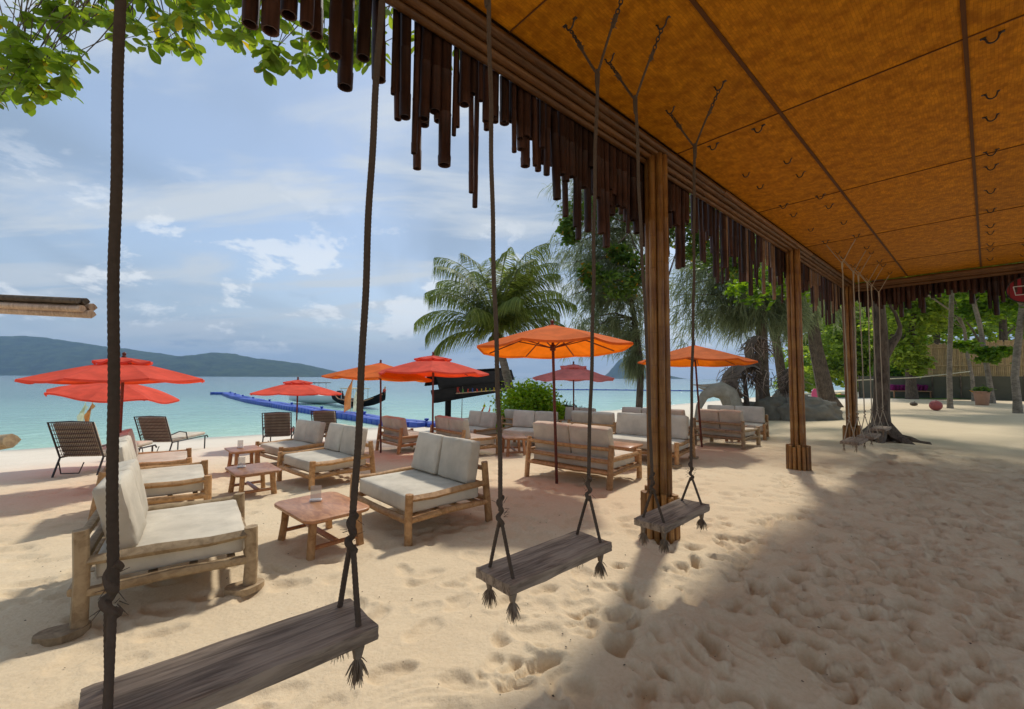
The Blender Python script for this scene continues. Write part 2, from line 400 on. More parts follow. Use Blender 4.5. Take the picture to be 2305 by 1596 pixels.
def mat_sea():
    n = Nodes('sea_water'); g = n.new('NewGeometry'); sp = n.new('SeparateXYZ'); n.L.new(g.outputs['Position'], sp.inputs[0])
    s = n.math('ADD', n.math('MULTIPLY', sp.outputs[0], NSEA[0]), n.math('MULTIPLY', sp.outputs[1], NSEA[1]))
    patch = n.noise(n.pos((1, 1, 1)), .035, 5, .6); s2 = n.math('ADD', s, n.math('MULTIPLY', n.math('SUBTRACT', patch, .5), n.math('MULTIPLY', s, .9)))
    lg = n.math('LOGARITHM', n.math('MAXIMUM', n.math('SUBTRACT', s2, 19.), 1.), 10.)
    c = n.ramp(n.math('DIVIDE', lg, 3.2), [(0, (.62, .70, .52)), (.12, (.44, .67, .50)), (.30, (.33, .56, .46)), (.42, (.24, .43, .39)), (.55, (.15, .28, .29)), (.8, (.08, .16, .19))])
    w = n.math('ADD', n.noise(n.pos((1, 1, 1), (0, 0, -.55)), .9, 6, .62, .4), n.math('MULTIPLY', n.noise(n.pos((.3, 1, 1), (0, 0, -.58)), .35, 4, .6), 1.6))
    n.bump(w, .7, .30)
    foam = n.math('MULTIPLY', n.mapr(n.math('ADD', s, n.math('MULTIPLY', n.noise(n.pos(), .7, 4, .6), 1.4)), 21.6, 22.3, 1., 0.), .55)
    c = n.mix(foam, c, (.82, .82, .78))
    n.b.inputs['IOR'].default_value = 1.33
    return n.fin(c, .16, .5)
M_sea = mat_sea()
def mat_hill():
    n = Nodes('hill_forest'); p = n.pos(); a = n.noise(p, .02, 8, .65); b = n.noise(p, .004, 4, .6)
    c = n.mix(n.mapr(a, .35, .7), (.018, .034, .014), (.055, .085, .03)); c = n.mix(n.math('MULTIPLY', n.mapr(b, .6, .75), .4), c, (.10, .11, .05))
    n.bump(a, 1., 12.); return n.fin(c, .95, .1)
M_hill = mat_hill()
def mat_clear():
    n = Nodes('acrylic'); t = n.new('BsdfTransparent'); mx = n.new('MixShader'); mx.inputs[0].default_value = .45
    n.fin((.62, .58, .52), .1, .5); n.L.new(t.outputs[0], mx.inputs[1]); n.L.new(n.b.outputs[0], mx.inputs[2]); n.L.new(mx.outputs[0], n.out.inputs[0]); return n.m
M_clear = mat_clear()

# ---------------------------------------------------------------- numpy noise
def vnoise(x, y, seed=0):
    xi = np.floor(x).astype(np.int64); yi = np.floor(y).astype(np.int64); fx = x - xi; fy = y - yi
    def h(a, b):
        k = (a * 374761393 + b * 668265263 + seed * 974711) & 0x7fffffff
        k = ((k ^ (k >> 13)) * 1274126177) & 0x7fffffff
        return ((k ^ (k >> 16)) & 0xffff) / 65535.
    u = fx * fx * (3 - 2 * fx); w = fy * fy * (3 - 2 * fy)
    return (h(xi, yi) * (1 - u) + h(xi + 1, yi) * u) * (1 - w) + (h(xi, yi + 1) * (1 - u) + h(xi + 1, yi + 1) * u) * w
def fbm(x, y, o=4, seed=0):
    t = 0; a = 1; s = 0
    for i in range(o): t = t + a * vnoise(x * 2 ** i, y * 2 ** i, seed + i); s += a; a *= .5
    return t / s - .5

# ---------------------------------------------------------------- ground: trodden sand
def build_sand():
    rng = np.random.default_rng(5)
    x0, y0, st = -10., .3, .0135; nx, ny = 1560, 960
    gx = x0 + np.arange(nx) * st; gy = y0 + np.arange(ny) * st; X, Y = np.meshgrid(gx, gy)
    Hm = .045 * fbm(X * .7, Y * .7, 3, 3) + .022 * fbm(X * 3.1, Y * 3.1, 3, 9)
    # long smooth drag streaks in the lit strip
    e_ = X * EX + Y * EY; n_ = X * EY - Y * EX
    Hm += .010 * fbm(e_ * 1.2, n_ * 9, 3, 21) * (n_ < -1.2)
    # fan of rake-like ridges
    def stamp(cx, cy, lx, ly, ang, depth, rim):
        rr = max(lx, ly) * 2.0; i0, i1 = int((cx - rr - x0) / st), int((cx + rr - x0) / st) + 1; j0, j1 = int((cy - rr - y0) / st), int((cy + rr - y0) / st) + 1
        if i0 < 0 or j0 < 0 or i1 > nx or j1 > ny: return
        xx = X[j0:j1, i0:i1] - cx; yy = Y[j0:j1, i0:i1] - cy; c, s = math.cos(ang), math.sin(ang)
        u = (xx * c + yy * s) / lx; v = (-xx * s + yy * c) / ly
        wd = 1 - .32 * np.exp(-((u + .2) / .32) ** 2) + .12 * u          # waist between heel and ball
        d = np.sqrt(u * u + (v / wd) ** 2) + .05 * np.sin(4 * np.arctan2(v, u) + cx * 40)
        wall = 1 / (1 + np.exp((d - 1.0) / .065)); floor_ = 1 + .22 * np.sin(u * 3 + cy * 30) + .30 * u
        prof = -depth * wall * floor_ + rim * np.exp(-((d - 1.2) / .17) ** 2) * (1 - .6 * u)
        m = 1 / (1 + np.exp((d - 1.45) / .10))
        Hm[j0:j1, i0:i1] = Hm[j0:j1, i0:i1] * (1 - m) + prof + m * .3 * Hm[j0:j1, i0:i1].mean()
    def scatter(n, cond, sz, depth, rim):
        k = 0
        while k < n:
            x = rng.uniform(x0 + 1, x0 + nx * st - 1); y = rng.uniform(y0 + 1, y0 + ny * st - 1); e = x * EX + y * EY; nn = x * EY - y * EX
            if abs(x) > 1.35 * y + .5 or not cond(e, nn, x, y): continue
            k += 1
            lx = rng.uniform(.75, 1.25) * sz; ly = lx * rng.uniform(.42, .7); ang = EAVE_ROT + rng.normal() * .6 + (math.pi if rng.random() < .5 else 0)
            stamp(x, y, lx, ly, ang, depth * rng.uniform(.5, 1.25), rim * rng.uniform(.5, 1.4))
    scatter(620, lambda e, n, x, y: n > -1.9 and e < 14 and rng.random() < min(1, .25 + (n + 1.9) * .5), .145, .085, .024)
    scatter(520, lambda e, n, x, y: n > -2.3, .11, .062, .019)
    scatter(360, lambda e, n, x, y: n > -2.0, .07, .040, .013)
    scatter(900, lambda e, n, x, y: n < -1.2, .14, .028, .009)
    scatter(500, lambda e, n, x, y: True, .13, .024, .008)
    def ridges(cx, cy, ang, ln, wd, count, amp):
        c, s = math.cos(ang), math.sin(ang); u = (X - cx) * c + (Y - cy) * s; v = -(X - cx) * s + (Y - cy) * c
        env = np.exp(-(u / ln) ** 4 - (v / wd) ** 4); bend = v + .25 * u * u / ln
        Hm[:] += env * amp * np.sin(bend / wd * math.pi * count + .6 * np.sin(u * 9))
    for px, py, a, ln, wd, c, amp in ((1600, 1440, 1.9, .30, .26, 6, .014), (1560, 1500, 2.0, .24, .22, 5, .013), (640, 1370, .7, .22, .12, 5, .006), (860, 1330, .5, .3, .12, 5, .005),
                                      (1560, 1262, 2.4, .22, .16, 6, .006), (300, 1300, .6, .3, .15, 5, .006), (1500, 1580, 1.4, .25, .2, 6, .008), (2150, 1560, 1.2, .3, .2, 5, .009), (950, 1560, .3, .3, .14, 5, .006)):
        p = GP(px, py); ridges(p.x, p.y, a, ln, wd, c, amp)
    # light blur
    for _ in range(1): Hm[1:-1, 1:-1] = .6 * Hm[1:-1, 1:-1] + .1 * (Hm[:-2, 1:-1] + Hm[2:, 1:-1] + Hm[1:-1, :-2] + Hm[1:-1, 2:])
    fall = np.clip(np.minimum(np.minimum(X - x0, x0 + nx * st - X), np.minimum(Y - y0, y0 + ny * st - Y)) / 1.2, 0, 1); Hm *= fall
    # one sheet, finer near the walking area
    rr = [.25]
    while rr[-1] < 120: rr.append(rr[-1] * 1.0058 + .001)
    rr = np.array(rr)
    th = np.concatenate([np.arange(R(-70), R(70), .0056), np.arange(R(72), R(288), R(4))])
    T, RR = np.meshgrid(th, rr); VX = RR * np.sin(T); VY = RR * np.cos(T)
    fi = np.clip((VX - x0) / st, 0, nx - 1.001); fj = np.clip((VY - y0) / st, 0, ny - 1.001); i = fi.astype(int); j = fj.astype(int); a = fi - i; b = fj - j
    inside = (VX > x0) & (VX < x0 + nx * st) & (VY > y0) & (VY < y0 + ny * st)
    h = (Hm[j, i] * (1 - a) + Hm[j, np.minimum(i + 1, nx - 1)] * a) * (1 - b) + (Hm[np.minimum(j + 1, ny - 1), i] * (1 - a) + Hm[np.minimum(j + 1, ny - 1), np.minimum(i + 1, nx - 1)] * a) * b
    far = .05 * fbm(VX * .9, VY * .9, 4, 17)
    VZ = gz(VX, VY) + np.where(inside, h, 0) + far * np.clip((RR - 9) / 8, 0, 1) * .8
    nR, nT = VX.shape
    V = np.stack([VX, VY, VZ], -1).reshape(-1, 3)
    I = np.arange(nR * nT).reshape(nR, nT); q = np.stack([I[:-1], np.roll(I, -1, 1)[:-1], np.roll(I, -1, 1)[1:], I[1:]], -1).reshape(-1, 4)
    V = np.concatenate([V, [[0, 0, 0]]])
    o = link('sand', np_mesh('sand', V, q[:, ::-1], M_sand, True)); o['kind'] = 'structure'
    return Hm, x0, y0, st
SAND = build_sand()
def sand_z(x, y):
    Hm, x0, y0, st = SAND; i = int((x - x0) / st); j = int((y - y0) / st); b = float(gz(x, y))
    if 0 <= i < Hm.shape[1] and 0 <= j < Hm.shape[0]: b += float(Hm[j, i])
    return b
def build_sea():
    rr = np.concatenate([[2.], np.geomspace(8, 6500, 60)]); th = np.linspace(0, 2 * math.pi, 129)[:-1]
    T, RR = np.meshgrid(th, rr); V = np.stack([RR * np.sin(T), RR * np.cos(T), np.full_like(T, SEA_Z)], -1).reshape(-1, 3)
    I = np.arange(T.size).reshape(T.shape); q = np.stack([I[:-1], np.roll(I, -1, 1)[:-1], np.roll(I, -1, 1)[1:], I[1:]], -1).reshape(-1, 4)
    link('sea', np_mesh('sea', V, q[:, ::-1], M_sea, True))['kind'] = 'structure'
build_sea()
def hill(name, profile, Y, depth, label, seed):
    # profile: list of (px, py) of the skyline
    xs = [at_depth(px, py, Y) for px, py in profile]; X = np.array([p.x for p in xs]); Z = np.array([p.z for p in xs])
    n, m = 220, 36; x = np.linspace(X[0], X[-1], n); zt = np.interp(x, X, Z) + 1.5
    V = []
    for j in range(m):
        t = j / (m - 1) * 2 - 1; k = max(0., 1 - abs(t) ** 1.6) ** .8
        rid = fbm(x / 260, np.full(n, t * 4), 5, seed) * 70 * (1 - k * .75) * k + fbm(x / 30, np.full(n, t * 14), 3, seed + 5) * 16 * min(1, k * 2)
        V.append(np.stack([x, np.full(n, Y + t * depth), np.maximum(zt * k + rid * np.clip(zt / 120, 0, 1), -6) - 2], -1))
    V = np.concatenate(V); I = np.arange(n * m).reshape(m, n); q = np.stack([I[:-1, :-1], I[:-1, 1:], I[1:, 1:], I[1:, :-1]], -1).reshape(-1, 4)
    link(name, np_mesh(name, V, q, M_hill, True))['kind'] = 'structure'
hill('hills', [(-700, 800), (-420, 775), (-200, 790), (0, 757), (60, 757), (150, 768), (230, 780), (330, 793), (400, 803), (445, 801), (490, 794), (520, 796), (570, 808), (650, 814), (700, 824), (757, 842), (775, 848)], 2600, 520, '', 3)
hill('hill', [(1362, 853), (1380, 832), (1395, 812), (1408, 805), (1424, 811), (1440, 824), (1470, 836), (1500, 846), (1520, 854)], 3000, 300, '', 8)

# ---------------------------------------------------------------- the pavilion
ZC = 4.05
pav = thing('beach_pavilion', 'open beach pavilion with woven bamboo ceiling, bundled bamboo posts and hanging bamboo fringe', 'pavilion')
E0, E1, N0, N1 = -4.1, 13.68, -2.19, .94
def build_pavilion():
    rng = random.Random(3)
    # woven panels
    es = [4.38 - 2.45 * k for k in (3, 2, 1)] + [4.38 + 2.45 * k for k in range(4)]; es = [E0] + [e for e in es if E0 < e < E1] + [E1]
    ns = [N0, -1.195, -.025, N1]
    cache = {}
    for i in range(len(es) - 1):
        for j in range(len(ns) - 1):
            a, b, c, d = es[i] + .004, es[i + 1] - .004, ns[j] + .006, ns[j + 1] - .006
            key = (round(b - a, 3), round(d - c, 3))
            if key not in cache:
                w, h = key; g = 13; u = np.linspace(-.5, .5, g); U, W = np.meshgrid(u, u)
                sag = -.012 * np.cos(U * math.pi) * np.cos(W * math.pi) + .006 * fbm(U * 5, W * 5, 2, i * 7 + j)
                sag[0] = sag[-1] = 0; sag[:, 0] = sag[:, -1] = 0
                bot = np.stack([U * w, W * h, sag], -1).reshape(-1, 3); top = np.stack([U * w, W * h, np.full_like(U, .012)], -1).reshape(-1, 3)
                I = np.arange(g * g).reshape(g, g); q = np.stack([I[:-1, :-1], I[1:, :-1], I[1:, 1:], I[:-1, 1:]], -1).reshape(-1, 4)
                k = g * g; ring = list(I[0]) + list(I[1:, -1]) + list(I[-1, ::-1][1:]) + list(I[::-1, 0][1:-1]); n = len(ring)
                side = np.array([(ring[t], ring[(t + 1) % n], ring[(t + 1) % n] + k, ring[t] + k) for t in range(n)])
                me = np_mesh('ceiling_panel', np.concatenate([bot, top]), np.concatenate([q, q[:, ::-1] + k, side]), M_weave, True); me.set_sharp_from_angle(angle=R(50)); cache[key] = me
            link('ceiling_panel', cache[key], pav, en((a + b) / 2, (c + d) / 2, ZC), (0, 0, EAVE_ROT))
    m = MB(); c = en((E0 + E1) / 2, (N0 + N1) / 2, ZC + .16); m.box((0, 0, 0), (E1 - E0 + .5, N1 - N0 + .6, .24)); m.build('roof_deck', M_dark, pav, False, c, (0, 0, EAVE_ROT))
    m = MB(); L = E1 - E0 + 1.0; W = N1 - N0 + .9; 
    m.add([(-L / 2, -W / 2, 0), (L / 2, -W / 2, 0), (L / 2, W / 2, 0), (-L / 2, W / 2, 0), (-L / 2 + 1.5, 0, .9), (L / 2 - 1.5, 0, .9)], [(0, 1, 5, 4), (1, 2, 5), (2, 3, 4, 5), (3, 0, 4), (3, 2, 1, 0)])
    m.build('thatch_roof', M_wood_grey, pav, False, c + Vector((0, 0, .125)), (0, 0, EAVE_ROT))
    for n_ in (-1.195, -.025): MB().box((0, 0, 0), (E1 - E0, .026, .012)).build('seam_batten', M_batten, pav, False, en((E0 + E1) / 2, n_, ZC - .004), (0, 0, EAVE_ROT))
    for e_ in es[1:-1]:
        for a, b in ((N0, -1.208), (-1.182, -.038), (-.012, N1)): MB().box((0, 0, 0), (.008, b - a, .010)).build('seam_batten', M_batten, pav, False, en(e_, (a + b) / 2, ZC - .003), (0, 0, EAVE_ROT))
    # edge beams: bamboo culms laid side by side
    def culm(name, p, q, r, mat, parent, seed, n=10):
        p, q = Vector(p), Vector(q); L = (q - p).length; m = MB(); pts = []; rad = []; ng = random.Random(seed).uniform(.40, .52); k = max(2, int(L / ng)); gap = ng
        ph = random.Random(seed + 1).uniform(.05, gap - .05); pts.append((0, 0, 0)); rad.append(r * .96)
        for t in range(k + 1):
            for dz, s in ((-.014, .96), (0, 1.045), (.014, .955)):
                z = ph + t * gap + dz
                if .02 < z < L - .02: pts.append((0, 0, z)); rad.append(r * s)
        pts.append((0, 0, L)); rad.append(r * .96)
        o = m.tube(pts, rad, n, seed=seed).build(name, mat, parent)
        o.location = p; o.rotation_euler = (q - p).to_track_quat('Z', 'Y').to_euler(); return o
    beam = empty('edge_beam', (0, 0, 0), 0, None); bpy.data.objects.remove(beam)
    k = 0
    for n_, z_, r_ in ((-2.205, 4.005, .036), (-2.27, 3.985, .036), (-2.335, 3.962, .036), (-2.395, 3.94, .034), (.95, 3.985, .05), (1.035, 3.95, .052), (1.115, 3.905, .047)):
        cuts = [E0, rng.uniform(.2, 1.0), rng.uniform(4.6, 6.5), rng.uniform(9, 11), E1 + .1]
        for a, b in zip(cuts[:-1], cuts[1:]):
            k += 1; culm('beam_culm', en(a + .004, n_, z_ + rng.uniform(-.006, .006)), en(b - .004, n_ + rng.uniform(-.008, .008), z_), r_, M_bamboo_beam, pav, k)
    for e_, z_, r_ in ((E1 - .02, 3.985, .05), (E1 + .06, 3.95, .05), (E1 + .12, 3.88, .05)):
        k += 1; culm('beam_culm', en(e_, N0 - .1, z_), en(e_, N1 + .25, z_), r_, M_bamboo_beam, pav, k)
    # posts: seven culms bound together and a collar of short culms
    for ci, (e_, n_) in enumerate(((4.15, -2.315), (9.03, -2.335), (13.6, -2.345), (4.15, 1.1), (9.03, 1.1), (13.6, 1.1), (-.7, 1.1), (-.7, -2.315))):
        base = en(e_, n_, 0); zb = float(gz(base.x, base.y)) - .25
        post = None
        for t in range(8):
            a = t / 7 * 2 * math.pi + .3; d = .0 if t == 7 else .088
            p = base + Vector((math.cos(a) * d, math.sin(a) * d, zb)); q = base + Vector((math.cos(a) * d * .93, math.sin(a) * d * .93, 4.03 - .0 * t))
            o = culm('bamboo_post' if post is None else 'bamboo_culm', p, q, .037 * rng.uniform(.88, 1.1), M_bamboo, pav if post is None else None, 100 + ci * 10 + t)
            if post is None: post = o; inv = Matrix.LocRotScale(o.location, o.rotation_euler, None).inverted()
            else: o.parent = post; o.matrix_parent_inverse = inv
        for t in range(15):
            a = t / 15 * 2 * math.pi; p = base + Vector((math.cos(a) * .165, math.sin(a) * .165, zb)); q = base + Vector((math.cos(a) * .16, math.sin(a) * .16, .43 + rng.uniform(-.035, .035)))
            o = culm('collar_culm', p, q, .032 * rng.uniform(.9, 1.12), M_bamboo, None, 300 + ci * 20 + t, 8); o.parent = post; o.matrix_parent_inverse = inv
    # hanging fringe of cut bamboo tubes
    tubes = {}
    def tube_mesh(r, L, seed, pale=False):
        key = (round(r, 3), round(L, 2), pale)
        if key in tubes: return tubes[key]
        m = MB(); n = 9; pts = []; rad = []; k = max(1, int(L / .3)); z = 0
        for t in range(k):
            for dz, s in ((0, 1.0), (.3 * .96, .97), (.3 * .98, 1.06)):
                if t * .3 + dz < L - .02: pts.append((0, 0, -(t * .3 + dz))); rad.append(r * s)
        pts.append((0, 0, -L)); rad.append(r)
        m.tube(pts, rad, n, cap=False)
        # hollow open end
        m.tube([(0, 0, -L), (0, 0, -L + .001), (0, 0, -L + .12)], [r, r * .8, r * .78], n, cap=False)
        tubes[key] = m.mesh('bamboo_tube', M_fringe_painted_sun if pale else M_fringe); return tubes[key]
    e_ = .18; cnt = 0
    lens = []
    while e_ < E1 + .1:
        near = e_ < 5.2
        big = rng.random() < (.45 if near else .15)
        r = rng.uniform(.034, .044) if big else rng.uniform(.017, .03)
        wave = .10 * math.sin(e_ * 2.1) + .07 * math.sin(e_ * 5.3)
        L = .56 + wave + rng.gauss(0, .10)
        if rng.random() < .10: L += rng.uniform(.25, .5)
        if rng.random() < .30 and not big: L += rng.uniform(.1, .45)
        if e_ < 1.15: r = rng.uniform(.032, .046)
        if e_ < 1.15: L = .50 + rng.gauss(0, .06) + (.2 if cnt == 9 else 0)
        L = max(.32, min(1.15, L))
        nn = -2.47 + (-.06 if cnt % 2 else 0) + rng.uniform(-.012, .012)
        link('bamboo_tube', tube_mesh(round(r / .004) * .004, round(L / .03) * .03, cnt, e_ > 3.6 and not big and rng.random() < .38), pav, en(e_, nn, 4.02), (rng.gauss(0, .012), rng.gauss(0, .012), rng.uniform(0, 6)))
        cnt += 1; e_ += (.085 if e_ < 1.2 else .040 if near else .078) * rng.uniform(.7, 1.3)
    nn = -2.5
    c2 = 0
    while nn < 1.2 and cnt + c2 < 298:
        r = rng.uniform(.03, .044); L = .52 + .1 * math.sin(nn * 3) + rng.gauss(0, .07) + (rng.uniform(.15, .4) if rng.random() < .18 else 0)
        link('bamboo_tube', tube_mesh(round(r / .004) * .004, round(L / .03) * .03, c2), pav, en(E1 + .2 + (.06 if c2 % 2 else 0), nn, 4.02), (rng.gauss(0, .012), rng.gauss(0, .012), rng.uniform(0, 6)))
        c2 += 1; nn += .048 * rng.uniform(.8, 1.2)
    print('fringe', cnt, c2, nn)
    # steel eyes screwed to the ceiling
    m = MB(); a = np.linspace(math.pi, 2 * math.pi, 11)
    m.tube([(-.055, 0, 0)] + [(.038 * math.cos(t), 0, -.02 + .045 * math.sin(t)) for t in a] + [(.055, 0, 0)], .0075, 7)
    m.box((-.055, 0, .001), (.04, .03, .006)); m.box((.055, 0, .001), (.04, .03, .006))
    me = m.mesh('ceiling_hook', M_metal)
    pairs = [.0, .92, 1.26, 2.18, 2.64, 3.57, 4.48, 5.385, 5.857, 6.775, 7.243, 8.16, 9.1, 10.02, 10.48, 11.4, 11.86, 12.78]
    for e_ in pairs:
        for n_ in (-1.842, -1.412, .105, .53):
            if n_ > 0 and e_ < 4: continue
            link('ceiling_hook', me, pav, en(e_, n_, ZC - .004), (0, 0, EAVE_ROT + math.pi / 2), (.8, .8, .8))
build_pavilion()

# ---------------------------------------------------------------- swings
def twisted(p, q, r, seed=0, step=.007, n=12, sag=0.):
    """three-strand rope from p to q"""
    p, q = np.array(p, float), np.array(q, float); d = q - p; L = np.linalg.norm(d); d = d / L
    a = np.cross(d, [0, 1, 0] if abs(d[1]) < .9 else [1, 0, 0]); a /= np.linalg.norm(a); b = np.cross(d, a)
    k = max(2, int(L / step)); s = np.linspace(0, L, k + 1); th = np.linspace(0, 2 * math.pi, n, endpoint=False)
    S, T = np.meshgrid(s, th, indexing='ij'); rr = r * (.86 + .17 * np.abs(np.cos(1.5 * (T - S / .052 * 2 * math.pi))))
    wob = .0035 * np.sin(S * 3.1 + seed) + .002 * np.sin(S * 11 + seed * 2)
    V = p + S[..., None] * d + (rr * np.cos(T) + wob)[..., None] * a + (rr * np.sin(T))[..., None] * b
    I = np.arange(V.shape[0] * n).reshape(-1, n); q4 = np.stack([I[:-1], np.roll(I, -1, 1)[:-1], np.roll(I, -1, 1)[1:], I[1:]], -1).reshape(-1, 4)
    return V.reshape(-1, 3), q4
def swing(ec, top_half, bot_half, zseat, znode, zknot, label, near=True, tilt=0., n0=-1.62, length=.92, width=.26, group=None, chain=True, dy=0., nseat=None):
    rng = random.Random(int(ec * 100)); base = en(ec, n0, 0); nseat = n0 if nseat is None else nseat
    root = thing('rope_swing', label, 'swing', en(ec, nseat, float(gz(base.x, base.y))), EAVE_ROT, group)
    inv = Matrix.LocRotScale(root.location, root.rotation_euler, None).inverted()
    mat = M_rope if near else M_rope_pale; r = (.0135 if ec < 1 else .0115) if near else .010; st = .007 if near else .05; nn = 12 if near else 6
    def add(name, me):
        o = link(name, me, root); o.matrix_parent_inverse = inv; return o
    # plank
    m = MB(); g = 24; th = .05
    m.rbox((0, 0, 0), (length, width, th), .006, 6, None, 0., .0015, int(ec * 7))
    o = link('seat', m.mesh('seat', M_plank), root, (0, 0, zseat - th / 2 - root.location.z), (0, tilt, 0))
    for s in (-1, 1):
        node = en(ec + s * top_half, n0, znode); kn = en(ec + s * bot_half, nseat + (n0 - nseat) * .3, zknot)
        add('rope', np_mesh('rope', *twisted(node, kn, r, ec + s, st, nn), mat, True))
        # upper fork to the two ceiling eyes
        for n_ in (-1.842, -1.412):
            hk = en(ec + s * top_half, n_, ZC - .06); d = (node - hk)
            c0 = hk + d * (.34 if chain else .05)
            add('rope_fork', np_mesh('rope_fork', *twisted(c0, node, r * .72, n_, st * 1.6, nn), mat, True))
            if chain:
                m = MB(); L = (c0 - hk).length; k = 6; dd = (c0 - hk) / k; ax = np.array(dd.normalized())
                sx = np.cross(ax, [1, 0, 0]); sx /= np.linalg.norm(sx); sy = np.cross(ax, sx)
                for t in range(k):
                    cc = np.array(hk + dd * (t + .5)); w = sx if t % 2 else sy
                    m.tube([cc + ax * (L / k * .62) * math.cos(u) + w * .011 * math.sin(u) for u in np.linspace(0, 2 * math.pi, 11)], .0045, 5, False)
                add('chain', m.mesh('chain', M_metal))
                m = MB(); 
                for t in range(5):
                    u = rng.uniform(0, 6); m.tube([c0 + d * .02 * t, c0 + d * .02 * t + Vector((math.cos(u), math.sin(u), rng.uniform(-.6, .6))) * .03], .003, 4)
                m.tube([c0 - d * .05, c0 + d * .10], [.014, .013], 7, True, .15, 3)
                add('knot', m.mesh('knot', mat))
        # node binding
        m = MB(); m.tube([node + Vector((0, 0, .03)), node, node - Vector((0, 0, .05)), node - Vector((0, 0, .1))], [r * .95, r * 1.4, r * 1.3, r * 1.0], 8, True, .12, 4)
        add('knot', m.mesh('knot', mat))
        # big overhand knot above the seat
        m = MB(); kk = np.array(kn); ph = rng.uniform(0, 6)
        m.tube([kk + np.array([(.009 + .004 * math.sin(u * 1.7)) * math.cos(u * 2.3 + ph), (.009 + .004 * math.cos(u)) * math.sin(u * 2.3 + ph), .07 - u * .023]) for u in np.linspace(0, 6.2, 30)], [r * (.85 + .3 * math.sin(u * 1.9 + ph) ** 2) for u in np.linspace(0, 6.2, 30)], 9, True, .10, 5)
        for t in range(14 if near else 0):
            u = rng.uniform(0, 6.3); z = rng.uniform(-.05, .05); m.tube([kk + [.02 * math.cos(u), .02 * math.sin(u), z], kk + [.045 * math.cos(u), .045 * math.sin(u), z + rng.uniform(-.03, .03)]], [.0016, .0008], 3, False)
        add('knot', m.mesh('knot', mat))
        # lower fork through the plank, knot and frayed tassel below
        for w in (-1, 1):
            sx = s * bot_half * .985; zz = zseat - math.sin(tilt) * sx
            hole = en(ec + sx, nseat + w * (width * .33), zz); low = Vector((hole.x, hole.y, zz - th - .02))
            V, Q = twisted(kn - Vector((0, 0, .05)), hole, r * .8, w, st, nn); V2, Q2 = twisted(hole, low, r * .8, w, st, nn)
            add('rope_fork', np_mesh('rope_fork', np.concatenate([V, V2]), np.concatenate([Q, Q2 + len(V)]), mat, True))
            m = MB(); m.tube([low + Vector((0, 0, .015)), low, low - Vector((0, 0, .035))], [r, r * 1.9, r * 1.3], 8, True, .12, 5)
            for t in range(110 if near else 14):
                u = rng.uniform(0, 6.3); sp = rng.uniform(.0, .042); ln = rng.uniform(.04, .10)
                p0 = low - Vector((0, 0, .03)); p1 = p0 + Vector((math.cos(u) * sp * .6, math.sin(u) * sp * .6, -ln * .5)); p2 = p0 + Vector((math.cos(u) * sp, math.sin(u) * sp, -ln))
                m.tube([p0, p1, p2], [.003, .0024, .001], 3, False)
            add('frayed_end', m.mesh('frayed_end', M_fray))
    return root
swing(.327, .41, .33, .715, 3.56, 1.02, 'rope swing with dark weathered plank, beside the big daybed with square log legs', length=.765, width=.27, tilt=.0)
swing(1.735, .455, .345, .655, 3.56, .95, 'rope swing with sunlit grey plank between two other swings', length=.79, width=.26)
swing(3.10, .465, .295, .61, 3.59, .86, 'rope swing hanging right in front of the bundled bamboo post', length=.70, width=.24, tilt=-.02)
for k, (ec, zz) in enumerate(((9.56, .55), (10.94, .52), (12.32, .56))):
    swing(ec, .46, .36, zz, 3.6, .95, ('small pale rope swing in front of a bamboo post collar', 'small pale rope swing between two others near the dark tree trunk', 'small pale rope swing just in front of the dark forked tree trunk')[k], False, 0, length=.85, group=None, chain=False)

